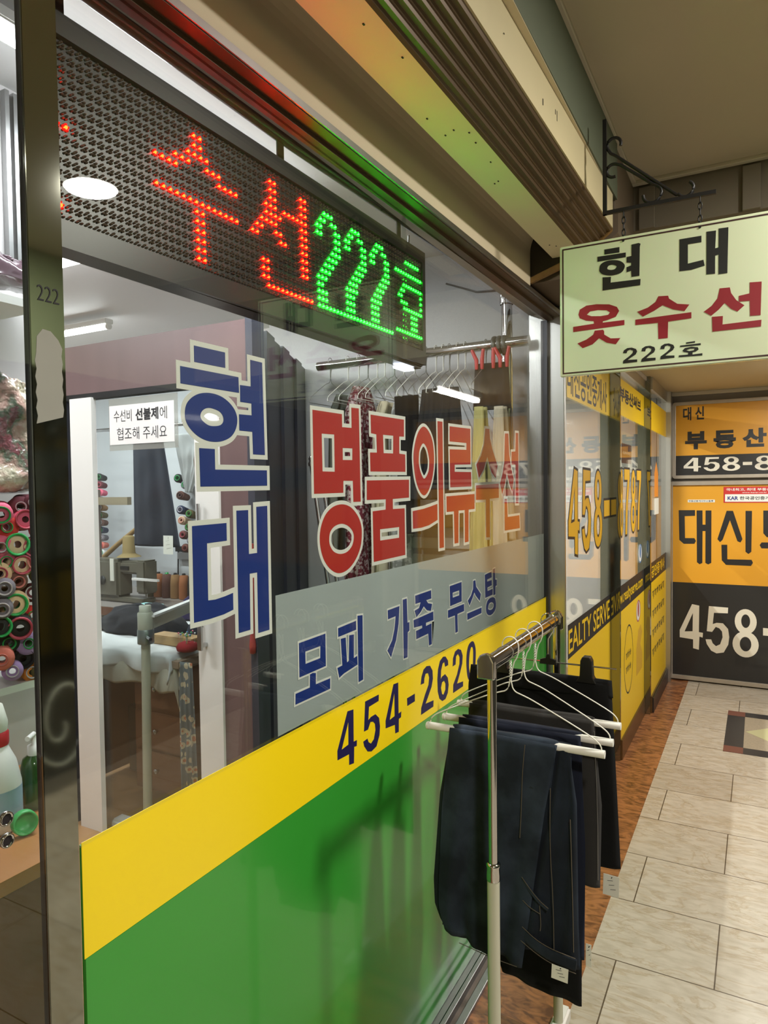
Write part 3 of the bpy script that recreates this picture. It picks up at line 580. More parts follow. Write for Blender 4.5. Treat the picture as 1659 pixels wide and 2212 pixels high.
MB().box(LX - .05, LX - .02, 1.70, 1.77, 1.832, 1.838).obj('small_lamp', emat('small_white_lamp', (.8, .85, 1), 10), t)
b = MB(); b.tube([(-.865, -.3, 2.232), (-.865, 1.2, 2.225), (-.865, 2.86, 2.262)], .014, 12); b.tube([(-.845, -.3, 2.222), (-.845, 2.86, 2.25)], .006, 8)
tag(b.obj('curtain_rail', mat('dark_tube', (60, 62, 64), .15, 1.0)), 'dark polished rail tube above the message board', 'rail')

# ---------------------------------------------------------------- hanging corridor sign
SY = 2.04
t = thing('hanging_sign', (-.237, SY, 1.82), 'white rectangular hanging sign with black and dark red Korean letters and 222', 'sign')
SX0, SX1, SZ0, SZ1 = -.514, .040, 1.82, 2.195
MB().box(SX0, SX1, SY - .003, SY + .012, SZ0, SZ1, .002).obj('board', mat('sign_board', (214, 226, 196), .2, coat=.4), t)
sf = crs(SY - .003)
def line_frame(u0, u1, v0, v1, wd):
    b = MB(); b.poly([(u0, v0), (u1, v0), (u1, v1), (u0, v1)], [[(u0 + wd, v0 + wd), (u1 - wd, v0 + wd), (u1 - wd, v1 - wd), (u0 + wd, v1 - wd)]], sf, 0, .0004); return b
line_frame(SX0 + .007, SX1 - .007, SZ0 + .007, SZ1 - .007, .004).obj('border_line', mat('maroon_line', (54, 22, 26), .5), t)
m_sk = mat('black_sign_paint', (26, 30, 30), .4); m_sr = mat('dark_red_paint', (140, 30, 42), .4)
for k in ('s_hyeon', 's_dae', 's_20', 's_21', 's_22', 's_ho'): glyph('black_letter', GLYPH[k], sf, m_sk, t)
for k in ('s_ot', 's_su', 's_seon'): glyph('red_letter', GLYPH[k], sf, m_sr, t)
for x in (-.337, -.142): MB().tube([(x, SY - .004, 2.183), (x, SY + .014, 2.183)], .0035, 10).obj('eyelet', m_dark, t)
# bracket
t = thing('sign_bracket', (-.388, SY + .01, 2.28), 'black wrought iron scroll bracket holding the hanging sign', 'bracket')
by = SY + .006
R = lambda px, py: ((-.0008 * 0) + px, by, py)
def pk(pts, r, name): 
    b = MB(); b.tube([(x, by, z) for x, z in pts], r, 8); return b.obj(name, m_dark, t)
MB().box(-.393, -.383, by - .006, by + .006, 2.266, 2.53).obj('upright', m_dark, t)
MB().box(-.393, -.104, by - .005, by + .005, 2.266, 2.276).obj('arm', m_dark, t)
def arc(cx, cz, r, a0, a1, n=12): return [(cx + r * math.cos(math.radians(a0 + (a1 - a0) * i / n)), cz + r * math.sin(math.radians(a0 + (a1 - a0) * i / n))) for i in range(n + 1)]
pk(arc(-.363, 2.456, .019, -20, 200) + [(-.372, 2.434), (-.358, 2.424), (-.20, 2.283)] + arc(-.178, 2.294, .020, 210, 420), .0045, 'upper_scroll')
pk(arc(-.365, 2.385, .018, -70, -290) + [(-.345, 2.396), (-.26, 2.325)] + arc(-.262, 2.299, .024, 60, -180), .0045, 'lower_scroll')
for x in (-.337, -.142):
    c = thing('sign_chain', (x, by, 2.19), 'short black chain at the %s of the hanging sign' % ('left' if x < -.3 else 'middle'), 'chain', 'chains of the hanging sign')
    z = 2.268; i = 0
    while z > 2.187:
        ax = 1 if i % 2 else 0
        pts = [(x + (.0045 * math.cos(a) if ax else 0), by + (0 if ax else .0045 * math.cos(a)), z - .009 + .011 * math.sin(a)) for a in [k * PI / 5 for k in range(11)]]
        MB().tube(pts, .0016, 6, caps=False).obj('link', m_dark, c); z -= .017; i += 1

# ---------------------------------------------------------------- neighbouring estate agent's shop front (stepped forward)
struct(MB().box(-.86, -.715, 2.888, 2.905, 0, 2.24).obj('trim_12', m_steel))
struct(MB().box(-.755, -.708, 2.872, 2.893, 0, 2.24, .003).obj('trim_13', m_steel))
def shop_pane(n, x, y0, y1):
    w_ = bpy.data.objects.new('window_%d' % n, None); COL.objects.link(w_); w_.location = (x, (y0 + y1) / 2, 0); struct(w_)
    MB().box(x - .003, x + .003, y0, y1, .11, 2.17).obj('pane', m_glass, w_)
    MB().box(x - .025, x + .012, y0, y1, .0, .11, .002).obj('kick_rail', mat('bronze_rail_%d' % n, (120, 98, 66), .3, .8), w_)
    MB().box(x - .03, x + .012, y0, y1, 2.12, 2.24).obj('head', m_steel, w_)
    return w_
XB, XC, XD = -.711, -.660, -.622
shop_pane(2, XB, 2.905, 3.86); shop_pane(3, XC, 3.88, 4.74); shop_pane(4, XD, 4.78, 5.6)
b = MB(); b.box(XB - .05, XC + .004, 3.862, 3.885, 0, 2.24, .002); struct(b.obj('trim_14', m_mirror))
b = MB(); b.box(XC - .05, XD + .004, 4.742, 4.785, 0, 2.24, .002); struct(b.obj('trim_15', m_mirror))
struct(MB().box(XD - .06, -.585, 5.6, 5.72, 0, 2.24, .003).obj('trim_16', m_steel))
struct(MB().box(XD - .04, XD + .02, 4.79, 5.6, 0, .1).obj('trim_17', m_alud))
m_byel = mat('agent_yellow', (240, 200, 24), .45); m_bblk = mat('agent_black', (34, 32, 34), .5); m_amb = mat('amber', (226, 176, 40), .45)
def ag(name, x, y0, y1, z0, z1, m, label):
    return tag(MB().box(x + .003, x + .0036, y0, y1, z0, z1).obj(name, m), label, 'window film')
for (x, y0, y1, lab, i) in ((XB, 2.915, 3.86, 'nearest', 0), (XC, 3.885, 4.74, 'middle', 1), (XD, 4.785, 5.6, 'farthest', 2)):
    s = -x / .66
    ztop = [2.06, 2.075, 2.05][i]; zt = [1.873, 1.880, 1.86][i]; zb0, zb1 = [(.765, .912), (.815, .955), (.86, .99)][i]
    ag('yellow_header_film', x, y0, y1, zt, ztop + (.1 if i == 0 else 0), m_byel, 'yellow film across the top of the %s estate agent pane' % lab)
    ag('yellow_lower_film', x, y0, y1, .112, zb0, m_byel, 'yellow film on the lower part of the %s estate agent pane' % lab)
    ag('black_stripe_film', x, y0, y1, zb0, zb1, m_bblk, 'black stripe film on the %s estate agent pane' % lab)
def lett(name, label, body, x, box, m, bold=0.0):
    o = text(name, body, box, fac(x + .0036, 1), m, None, bold); return tag(o, label, 'lettering')
lett('agent_name_lettering', 'dark Korean letters on the yellow header of the nearest agent pane', '대신공인중개사', XB, (2.92, 3.77, 1.885, 2.04), m_bblk, .012)
lett('header_lettering', 'black Korean letters on the yellow header of the middle agent pane', '부동산써브', XC, (3.86, 4.60, 1.955, 2.035), m_bblk, .04)
lett('stripe_lettering', 'yellow capitals EALTY SERVE on the black stripe', 'EALTY SERVE', XB, (2.925, 3.84, .785, .888), m_byel, .012)
lett('address_lettering', 'yellow web address on the black stripe of the middle agent pane', 'w.realtyserve.com', XC, (3.86, 4.68, .835, .925), m_byel, .015)
lett('small_stripe_lettering', 'yellow Korean letters on the farthest black stripe', '공인중개사', XD, (4.8, 5.5, .885, .965), m_byel, .02)
def scribble(name, x, u0, u1, v0, v1, n, m, parent):
    b = MB(); rnd = random.Random(n * 7 + int(u0 * 100)); wd = (u1 - u0) / n; F = fac(x, 1)
    for i in range(n):
        a = u0 + i * wd
        for q in range(3):
            y_ = a + wd * (.08 + .25 * q); z_ = v0 + (v1 - v0) * rnd.random() * .35; z2 = v1 - (v1 - v0) * rnd.random() * .35
            b.poly([(y_, z_), (y_ + wd * .12, z_), (y_ + wd * .12, z2), (y_, z2)], [], F, 0, .0003)
        z_ = v0 + (v1 - v0) * (.2 + .6 * rnd.random()); b.poly([(a, z_), (a + wd * .8, z_), (a + wd * .8, z_ + (v1 - v0) * .12), (a, z_ + (v1 - v0) * .12)], [], F, 0, .0004)
    return b.obj(name, m, parent)
for i in range(4):
    tag(scribble('service_lettering', XD + .0036, 4.85, 5.5, .74 - i * .13, .80 - i * .13, 6, m_bblk, None), '%s line of small dark lettering on the farthest yellow film' % ['topmost', 'second', 'third', 'lowest'][i], 'lettering')
D4 = norm(GLYPH['d4']); D5 = norm(GLYPH['d5']); 
D8 = [(ell(.5, .74, .42, .26), [ell(.5, .75, .17, .14)]), (ell(.5, .27, .5, .27), [ell(.5, .275, .22, .15)])]
D7 = [([(0, 1), (1, 1), (1, .88), (.62, .45), (.5, 0), (.2, 0), (.3, .4), (.62, .84), (0, .84)], [])]
DD = [([(0, .38), (1, .38), (1, .60), (0, .60)], [])]
def agent_number(label, x, items):
    t = thing('agent_phone_number', (x, items[0][1][0], 1.2), label, 'lettering')
    for g, bx in items: glyph('numeral', fit(g, bx), fac(x + .0036, 1), m_amb, t, .012, m_bblk, rimname='numeral_outline')
agent_number('tall amber numerals 458 with black edges on the nearest agent pane', XB, [(D4, (2.93, 3.13, 1.195, 1.575)), (D5, (3.185, 3.37, 1.195, 1.575)), (D8, (3.445, 3.64, 1.195, 1.575)), (DD, (3.69, 3.85, 1.195, 1.575))])
agent_number('tall amber numerals 8787 with black edges on the middle agent pane', XC, [(D8, (3.87, 3.95, 1.225, 1.590)), (D7, (3.995, 4.17, 1.225, 1.590)), (D8, (4.22, 4.39, 1.225, 1.590)), (D7, (4.44, 4.61, 1.225, 1.590))])
# notices on the agent's glass
t = thing('property_notice', (XC - .006, 4.15, 1.62), 'white poster with brown photo blocks taped inside the middle agent pane', 'poster')
MB().box(XC - .008, XC - .006, 3.93, 4.33, 1.59, 1.80).obj('sheet', m_paper, t)
b = MB(); b.box(XC - .0058, XC - .005, 3.97, 4.29, 1.625, 1.735); b.obj('photo_block', mat('brown_print', (140, 84, 48), .6), t)
b = MB(); b.box(XC - .005, XC - .0048, 3.97, 4.29, 1.665, 1.70); b.obj('dark_block', mat('maroon_print', (84, 30, 30), .6), t)
scribble('poster_lettering', XC - .0046, 4.0, 4.27, 1.672, 1.694, 5, m_paper, t)
def round_sticker(y, z, r, col, label, rz=1.5):
    t = thing('round_sticker', (XC, y, z), label, 'sticker')
    MB().poly(ell(y, z, r, r * rz), [], fac(XC + .0036, 1), 0, .0003).obj('disc', m_white, t)
    MB().poly(ell(y, z, r, r * rz), [ell(y, z, r * .84, r * rz * .86)], fac(XC + .0040, 1), 0, .0003).obj('ring', mat('sticker_ring', col, .5), t)
    MB().poly(ell(y, z + .01, r * .4, r * .55), [], fac(XC + .0040, 1), 0, .0003).obj('emblem', mat('sticker_emblem', col, .5), t)
round_sticker(4.58, 1.07, .07, (40, 110, 170), 'blue and white round sticker above the black stripe of the middle agent pane', .85)
round_sticker(4.50, .72, .085, (170, 90, 90), 'pale round sticker with a reddish rim just below the black stripe', .8)
t = thing('ring_print', (XC, 4.17, .50), 'thin black circle with Korean words on the yellow film', 'print')
MB().poly(ell(4.14, .50, .155, .20), [ell(4.14, .50, .145, .19)], fac(XC + .0036, 1), 0, .0003).obj('circle', m_bblk, t)
scribble('circle_lettering', XC + .0036, 4.05, 4.23, .51, .555, 4, m_bblk, t)
scribble('circle_lettering', XC + .0036, 4.05, 4.23, .43, .475, 4, m_bblk, t)
b = MB(); b.poly([(4.42, .33), (4.66, .33), (4.66, .43), (4.58, .50), (4.66, .56), (4.60, .62), (4.50, .60), (4.42, .50)], [], fac(XC + .0036, 1), 0, .0003)
tag(b.obj('map_print', mat('ochre_print', (214, 170, 50), .5)), 'ochre map shape printed beside the thin black circle', 'print')
b = MB(); b.poly([(4.95, 1.42), (5.14, 1.42), (5.14, 1.58), (5.04, 1.66), (4.95, 1.58)], [], fac(XD + .0031, 1), 0, .0003)
tag(b.obj('house_sticker', mat('orange_print', (226, 140, 40), .5)), 'orange house-shaped sticker on the farthest agent pane', 'sticker')
b = MB(); b.box(XD + .003, XD + .0036, 4.95, 5.17, 1.30, 1.41); o = tag(b.obj('label_sticker', m_paper), 'white label below the orange house sticker', 'sticker')
# inside of the agent's shop: back wall and floor seen faintly
struct(MB().box(-2.6, -2.5, 3.10, 5.7, 0, 2.4).obj('wall_agent', mat('agent_wall', (206, 208, 196), .7, noise=.2, nscale=1.6)))
struct(MB().box(-2.5, -.78, 3.10, 5.7, -.1, 0).obj('floor_agent', m_flw))
struct(MB().box(-2.5, -.82, 3.10, 5.7, 2.32, 2.4).obj('ceiling_agent', m_iceil))
struct(MB().box(-2.5, -.7, 5.7, 5.78, 0, 2.4).obj('wall_agent_end', m_iwall))
tube_lamp(-1.6, 3.6, 4.8, 2.31, 'tube lamp inside the estate agent shop', 14, e=60)
b = MB(); b.box(-2.49, -2.47, 3.5, 4.9, 1.0, 2.0); tag(b.obj('wall_map', mat('map_print', (176, 176, 130), .6, noise=.35, nscale=5)), 'large mottled area map on the back wall of the agent shop', 'map')

# ---------------------------------------------------------------- end wall with the agent's sign boards
EY = 5.72
struct(MB().box(-.63, 1.56, EY, EY + .1, 0, 2.3).obj('wall_end', mat('end_wall', (120, 112, 102), .5)))
ef = crs(EY - .02)
m_egold = mat('gold_panel', (222, 158, 42), .42, noise=.05, nscale=3, coat=.3); m_eblk = mat('black_panel', (34, 34, 36), .4, coat=.3); m_ewht = mat('ivory_numerals', (226, 220, 204), .5)
m_efr = mat('pale_frame', (176, 166, 152), .4, .4, noise=.15, nscale=20)
t = thing('sign_board', (0, EY, 1.56), 'upper amber and black sign board with silver frame on the end wall', 'sign')
EX0, EX1 = -.577, 1.2
def efr(z0, z1, x0, wd, name, m, tt, ro=.02):
    o_ = [(x0 + ro, z0), (EX1, z0), (EX1, z1), (x0 + ro, z1), (x0 + ro * .3, z1 - ro * .3), (x0, z1 - ro), (x0, z0 + ro), (x0 + ro * .3, z0 + ro * .3)]
    i_ = [(x0 + wd, z0 + wd), (EX1 - wd, z0 + wd), (EX1 - wd, z1 - wd), (x0 + wd, z1 - wd)]
    b = MB(); b.poly(o_, [i_], crs(EY), 0, .035); return b.obj(name, m, tt, bevel=.003)
efr(1.545, 2.125, -.585, .026, 'frame', m_efr, t)
MB().box(-.562, EX1 - .02, EY - .018, EY, 1.72, 2.11).obj('amber_panel', m_egold, t)
MB().box(-.562, EX1 - .02, EY - .0181, EY, 1.56, 1.72).obj('black_panel', m_eblk, t)
def epx(x0, x1, y0, y1):    # pixel box of the sign -> metres on the end wall
    K_ = EY - .02
    return x0, x1, y0, y1
f2 = crs(EY - .0185)
text('name_lettering', '대 신', (-.510, -.365, 1.985, 2.085), f2, m_eblk, t, .03)
text('name_lettering', '부 동 산', (-.495, .045, 1.765, 1.905), f2, m_eblk, t, .05)
x = -.505
for g, wd in ((D4, .12), (D5, .11), (D8, .118), (DD, .06), (D8, .118), (D7, .11), (D8, .118), (D7, .11)):
    glyph('numeral', fit(g, (x, x + wd, 1.598, 1.703)), f2, m_ewht, t); x += wd + .017
# lower board
t = thing('sign_board', (0, EY, .03), 'lower large amber over black sign board reaching the floor of the end wall', 'sign')
efr(.012, 1.525, -.61, .03, 'frame', m_efr, t, .004)
MB().box(-.582, EX1 - .02, EY - .018, EY, .755, 1.50).obj('amber_panel', m_egold, t)
MB().box(-.582, EX1 - .02, EY - .0181, EY, .04, .755).obj('black_panel', m_eblk, t)
for k in ('e_dae', 'e_sin', 'e_bu'): glyph('letter', [(o, hs) for o, hs in GLYPH[k]], crs(EY - .0185), m_eblk, t)
for g, bx in ((D4, (-.530, -.368, .247, .592)), (D5, (-.350, -.190, .232, .585)), (D8, (-.168, .003, .222, .58)), (DD, (.03, .11, .3, .55)), (D8, (.14, .30, .225, .58))):
    glyph('numeral', fit(g, bx), f2, m_ewht, t)
t2 = thing('association_sticker', (-.05, EY - .02, 1.43), 'red and white agents association sticker near the top of the lower sign board', 'sticker')
MB().box(-.228, .35, EY - .0200, EY - .0186, 1.425, 1.478).obj('red_strip', mat('sticker_red', (200, 50, 50), .5), t2)
MB().box(-.222, .35, EY - .0205, EY - .0190, 1.370, 1.425).obj('white_strip', m_white, t2)
MB().poly([(-.232, 1.362), (.36, 1.362), (.36, 1.48), (-.232, 1.48)], [], f2, 0, .0004).obj('red_edge', mat('sticker_red_edge', (190, 40, 44), .5), t2)
f3 = crs(EY - .0207)
text('sticker_lettering', '국내최고, 최대 부동산 정보망 가입', (-.215, .24, 1.449, 1.470), crs(EY - .0202), m_white, t2, .02)
text('sticker_lettering', 'www.karar.co.kr', (-.11, .05, 1.433, 1.442), crs(EY - .0202), m_white, t2, .01)
text('sticker_logo', 'KAR', (-.205, -.135, 1.383, 1.410), f3, mat('logo_blue', (40, 50, 130), .5), t2, .03)
text('sticker_lettering', '한국공인중개사협회 광진구지회', (-.125, .34, 1.384, 1.409), f3, m_bblk, t2, .02)
t2 = thing('strip_label', (-.4, EY - .02, 1.38), 'tiny white strip label above the first letter of the lower sign board', 'sticker')
MB().box(-.475, -.29, EY - .0195, EY - .0186, 1.366, 1.386).obj('strip', m_white, t2)
text('strip_lettering', '부동산중개사무소등록', (-.47, -.30, 1.370, 1.382), crs(EY - .0196), m_bblk, t2, .02)
t = thing('wall_socket', (-.60, EY - .01, 1.75), 'small silver latch on the frame beside the upper sign board', 'latch')
MB().box(-.612, -.588, EY - .035, EY, 1.80, 1.885, .003).obj('plate', m_alu, t)
MB().tube([(-.60, EY - .034, 1.845), (-.60, EY - .045, 1.845)], .008, 10).obj('key_barrel', m_dark, t)

# floor mosaic
m_mb = mat('mosaic_black', (48, 46, 48), .3, noise=.3, nscale=30); m_mr = mat('mosaic_maroon', (120, 74, 62), .35); m_mg = mat('mosaic_grey', (168, 156, 136), .4, noise=.3, nscale=90); m_my = mat('mosaic_green', (196, 194, 150), .35)
X0, X1, W0, W1 = -.172, .62, 4.27, 5.06
t = bpy.data.objects.new('trim_18', None); COL.objects.link(t); t.location = (.22, 4.66, 0); struct(t)
b = MB(); b.box(X0, X1, W0, W1, -.01, .0012); b.obj('black_band', m_mb, t)
b = MB()
for a in (X0, X1 - .1):
    for c in (W0, W1 - .1): b.box(a, a + .1, c, c + .1, -.01, .0018)
b.obj('corner_square', m_mr, t)
MB().box(X0 + .1, X1 - .1, W0 + .1, W1 - .1, -.01, .0018).obj('grey_field', m_mg, t)
cx, cy = (X0 + X1) / 2, (W0 + W1) / 2
MB().poly([(cx - .29, cy), (cx, cy - .29), (cx + .29, cy), (cx, cy + .29)], [], lambda u, v, d: (u, v, d), 0, .0024).obj('green_diamond', m_my, t)
# ---------------------------------------------------------------- clothes rack in the corridor
BX = -.478; BZ = 1.142
m_pole = mat('cream_pole', (196, 196, 176), .4, coat=.2)
t = thing('clothes_rack', (BX, 1.57, 0), 'chrome topped clothes rack standing in the corridor before the shop window', 'clothes rack')
b = MB(); b.tube([(BX, 1.305, BZ), (BX, 1.835, BZ)], .0115, 18, ry=None)
vs = b.v; b.v = [(BX + (x - BX) * 1.1, y, BZ + (z - BZ) * 1.6) for x, y, z in vs]; b.obj('top_bar', m_chrome, t)
for y, s_ in ((1.302, -1), (1.836, 1)):
    bb = MB(); bb.poly([(BX - .018, BZ - .026), (BX + .018, BZ - .026), (BX + .018, BZ + .010), (BX + .012, BZ + .022), (BX, BZ + .026), (BX - .012, BZ + .022), (BX - .018, BZ + .010)], [], lambda u, v, d, y=y, s_=s_: (u, y + d * s_, v), -.006, .010)
    c = bb.obj('end_cap', m_chrome, t, bevel=.003)
for y in (1.315, 1.822):
    MB().tube([(BX + .006, y, .725), (BX + .006, y, BZ - .008)], .0095, 16).obj('chrome_pole', m_chrome, t)
    MB().lathe((BX + .006, y, .700), [(.0135, 0), (.0145, .003), (.0140, .012), (.0135, .026), (.0145, .030), (.0145, .034), (.0105, .036)], 20).obj('collar', m_chrome, t)
    MB().tube([(BX + .006, y, .05), (BX + .006, y, .702)], .0128, 16).obj('cream_pole', m_pole, t)
    MB().box(BX - .012, BX + .024, y - .07, y + .07, .012, .05, .006).obj('foot', m_rwhite, t)
    for a in (.006,): MB().tube([(BX + a - .008, y, .012), (BX + a + .008, y, .012)], .0118, 12).obj('caster', m_black, t)

m_hw = mat('white_hanger_wire', (240, 240, 230), .35)
m_card = mat('white_card_tube', (232, 232, 226), .55)
def smooth(pts, it=2):
    pts = [Vector(p) for p in pts]
    for _ in range(it):
        q = [pts[0]]
        for i in range(len(pts) - 1): q += [pts[i] * .75 + pts[i + 1] * .25, pts[i] * .25 + pts[i + 1] * .75]
        q.append(pts[-1]); pts = q
    return pts
def wire_hanger(cx, y, zt, zb, label, group=None, tubebar=True, m=None, W=.201, ax='x', r=.0014, hookz=.014):
    """zt: top of the rail it hangs on; zb: height of the lower bar"""
    m = m or m_hw
    P = (lambda a, z, dy=0: (cx + a, y + dy, z)) if ax == 'x' else (lambda a, z, dy=0: (cx + dy, y + a, z))
    t = thing('coat_hanger', P(0, zt), label, 'hanger', group)
    zn = zt - .088
    hk = [P(-.017, zt - .022)] + [P(.019 * math.cos(a), zt - .010 + .0215 * math.sin(a)) for a in [PI * .93 - i * PI * .93 / 9 for i in range(10)]] + [P(.017, zt - .030), P(.006, zt - .048), P(.001, zn)]
    MB().tube(smooth(hk, 1), r, 8).obj('hook', m, t)
    tw = [P(.0022 * math.cos(i * 1.3), zn + .004 + i * .0026, .0022 * math.sin(i * 1.3)) for i in range(18)]
    tw2 = [P(-.0022 * math.cos(i * 1.3), zn + .004 + i * .0026, -.0022 * math.sin(i * 1.3)) for i in range(18)]
    MB().tube(tw, r * .9, 6).tube(tw2, r * .9, 6).obj('twisted_neck', m, t)
    for s_ in (-1, 1):
        a = [P(s_ * .001, zn + .004), P(s_ * .006, zn - .020), P(s_ * .028, zn - .027), P(s_ * .05, zn - .035), P(s_ * (W - .035), zb + .038), P(s_ * (W - .008), zb + .020), P(s_ * (W - .006), zb + .002)]
        MB().tube(smooth(a, 2), r, 8).obj('shoulder_wire', m, t)
    if tubebar:
        MB().tube([P(-W, zb), P(W, zb)], .0085, 14).obj('trouser_bar', m_card, t)
        MB().tube([P(-W + .006, zb, -.001), P(-W - .001, zb - .001)], .0088, 14).obj('bar_end', m_card, t)
    else:
        MB().tube([P(-(W - .006), zb + .002), P((W - .006), zb + .002)], r, 8).obj('lower_wire', m, t)
    return t
RT = BZ + .0185 
wire_hanger(BX, 1.451, RT, .945, 'white wire hanger holding the blue jeans, nearest on the rack', 'white wire hangers on the corridor rack')
wire_hanger(BX, 1.545, RT, .938, 'white wire hanger holding the navy trousers, second on the rack', 'white wire hangers on the corridor rack')
wire_hanger(BX, 1.640, RT, .945, 'white wire hanger holding the charcoal trousers, third on the rack', 'white wire hangers on the corridor rack')

def fabric(name, col, rough=.9, seam=0.0, wash=0.0, scale=900):
    m = mat(name, col, rough, bump=.25, bscale=scale, sheen=.03, spec=.25); nt = m.node_tree; b = nt.nodes['Principled BSDF']; N = nt.nodes.new; L = nt.links.new
    c = srgb(col); g = N('ShaderNodeNewGeometry'); n = N('ShaderNodeTexNoise'); n.inputs['Scale'].default_value = 9; n.inputs['Detail'].default_value = 6
    L(g.outputs['Position'], n.inputs['Vector']); r = N('ShaderNodeValToRGB')
    r.color_ramp.elements[0].position = .4; r.color_ramp.elements[0].color = tuple(v * (1 - .3 * (wash > 0)) for v in c[:3]) + (1,)
    r.color_ramp.elements[1].position = .7; r.color_ramp.elements[1].color = tuple(v * (1 + wash) for v in c[:3]) + (1,)
    L(n.outputs[0], r.inputs[0]); L(r.outputs[0], b.inputs['Base Color']); return m
m_denim = fabric('denim', (33, 41, 51), wash=1.4); m_denimd = fabric('dark_denim', (26, 34, 44), wash=.5)
m_navyf = fabric('navy_cloth', (26, 31, 46)); m_char = fabric('charcoal_cloth', (52, 51, 50)); m_blk = fabric('black_cloth', (12, 13, 14))
m_thread = mat('seam_thread', (92, 84, 72), .8)

def cloth(name, m, parent, L, R_, y, zt, zb, th=.006, amp=.006, nf=5, seed=0, nu=36, nv=44, zbL=None, zbR=None, yshift=0.0, top_r=None):
    """hanging fold of cloth closed at its sides: L(v), R_(v) give its left and right edges, v from 0 top to 1 bottom"""
    rnd = random.Random(seed); ph = [rnd.random() * 6.28 for _ in range(4)]
    vs = []; fs = []
    for side in (1, -1):
        for j in range(nv + 1):
            v = j / nv; l, r = L(v), R_(v)
            for i in range(nu + 1):
                u = i / nu; x = l + (r - l) * u
                z0 = zt; zB = (zbL if zbL is not None else zb) * (1 - u) + (zbR if zbR is not None else zb) * u
                z = z0 + (zB - z0) * v
                e = min(1, min(u, 1 - u) * 9) ** .5
                w_ = amp * (v ** .7) * (math.sin(u * nf * 6.28 * .5 + ph[0] + 1.2 * math.sin(v * 2.2 + ph[1])) + .45 * math.sin(u * nf * 2.1 * 3.14 + ph[2] + v * 2))
                w_ += amp * .25 * math.sin(v * 17 + u * 4 + ph[3]) * math.sin(u * 3.14)
                t_ = th * e * (1 if v > .02 else .8) * (1 + .25 * math.sin(u * 7 + ph[2]))
                vs.append((x, y + yshift * v + w_ * e - side * t_, z))
    n1 = (nu + 1) * (nv + 1)
    for s_ in (0, 1):
        for j in range(nv):
            for i in range(nu):
                a = s_ * n1 + j * (nu + 1) + i; f = (a, a + 1, a + nu + 2, a + nu + 1); fs.append(f if s_ == 0 else f[::-1])
    for i in range(nu):
        a = i; fs.append((a + 1, a, a + n1, a + 1 + n1)); a = nv * (nu + 1) + i; fs.append((a, a + 1, a + 1 + n1, a + n1))
    for j in range(nv):
        a = j * (nu + 1); fs.append((a, a + nu + 1, a + nu + 1 + n1, a + n1)); a += nu; fs.append((a + nu + 1, a, a + n1, a + nu + 1 + n1))
    b = MB(); b.add(vs, fs, True); return b.obj(name, m, parent)
lin = lambda a, b: (lambda v: a + (b - a) * v)
def pl(*k):
    def f(v):
        for i in range(len(k) - 1):
            if v <= k[i + 1][0]: 
                q = (v - k[i][0]) / (k[i + 1][0] - k[i][0]); return k[i][1] + (k[i + 1][1] - k[i][1]) * q
        return k[-1][1]
    return f
# jeans folded over the nearest hanger
YJ = 1.451
t = thing('jeans', (BX, YJ, .945), 'dark blue denim jeans folded over the nearest white hanger', 'jeans')
cloth('upper_fold', m_denim, t, pl((0, -.615), (1, -.635)), pl((0, -.372), (1, -.385)), YJ, .957, .85, th=.0115, amp=.001, nf=2, seed=3, nv=10)
cloth('front_leg', m_denim, t, pl((0, -.618), (.4, -.640), (.8, -.650), (.9, -.650), (1, -.636)), pl((0, -.372), (.3, -.40), (1, -.452)), YJ - .0135, .953, .44, th=.005, amp=.0085, nf=4, seed=5, zbL=.478, zbR=.445)
cloth('side_fold', m_denimd, t, pl((0, -.622), (.35, -.652), (.8, -.670), (.93, -.668), (1, -.655)), pl((0, -.55), (1, -.57)), YJ + .004, .945, .47, th=.007, amp=.005, nf=2, seed=9, zbL=.490, zbR=.455)
cloth('back_leg', m_denimd, t, pl((0, -.375), (.4, -.41), (1, -.47)), pl((0, -.352), (.25, -.335), (.8, -.332), (1, -.328)), YJ + .001, .950, .48, th=.007, amp=.007, nf=3, seed=12, zbL=.515, zbR=.472)
cloth('rear_leg', m_denimd, t, pl((0, -.60), (1, -.655)), pl((0, -.35), (1, -.345)), YJ + .017, .95, .46, th=.005, amp=.004, nf=4, seed=15, zbL=.465, zbR=.50)
# waistband, pocket and seams of the jeans on the back leg
def strip(name, pts, wd, m, parent, th=.0022, up=(0, 0, 1)):
    b = MB(); b.tube(smooth(pts, 1), wd, 8, up=up, ry=th); return b.obj(name, m, parent)
ys = YJ - .017
strip('waistband', [(-.452, ys + .004, .525), (-.42, ys - .001, .508), (-.385, ys - .002, .497), (-.333, ys, .492)], .0135, m_denim, t)
strip('pocket', [(-.448, ys + .004, .645), (-.43, ys - .001, .625), (-.41, ys - .002, .606), (-.392, ys - .001, .595)], .0045, m_denim, t)
b = MB()
def seam(p): b.tube(smooth(p, 2), .0009, 5)
seam([(-.386, ys - .0005, .86), (-.388, ys - .001, .74), (-.381, ys - .001, .62), (-.380, ys, .51)])
seam([(-.345, ys + .002, .80), (-.340, ys, .62), (-.338, ys - .002, .52)])
seam([(-.45, ys + .000, .541), (-.42, ys - .004, .524), (-.385, ys - .004, .513), (-.334, ys - .003, .508)])
seam([(-.455, ys + .0, .510), (-.42, ys - .003, .493), (-.385, ys - .004, .481), (-.333, ys - .003, .476)])
seam([(-.45, ys + .000, .651), (-.43, ys - .004, .631), (-.41, ys - .005, .612), (-.391, ys - .004, .60)])
seam([(-.448, ys, .60), (-.432, ys - .003, .59), (-.408, ys - .003, .582)]); seam([(-.41, ys - .003, .60), (-.407, ys - .003, .56), (-.409, ys - .003, .545)])
seam([(-.595, YJ - .0245, .464), (-.56, YJ - .0245, .460), (-.52, YJ - .0255, .455), (-.46, YJ - .024, .452)])
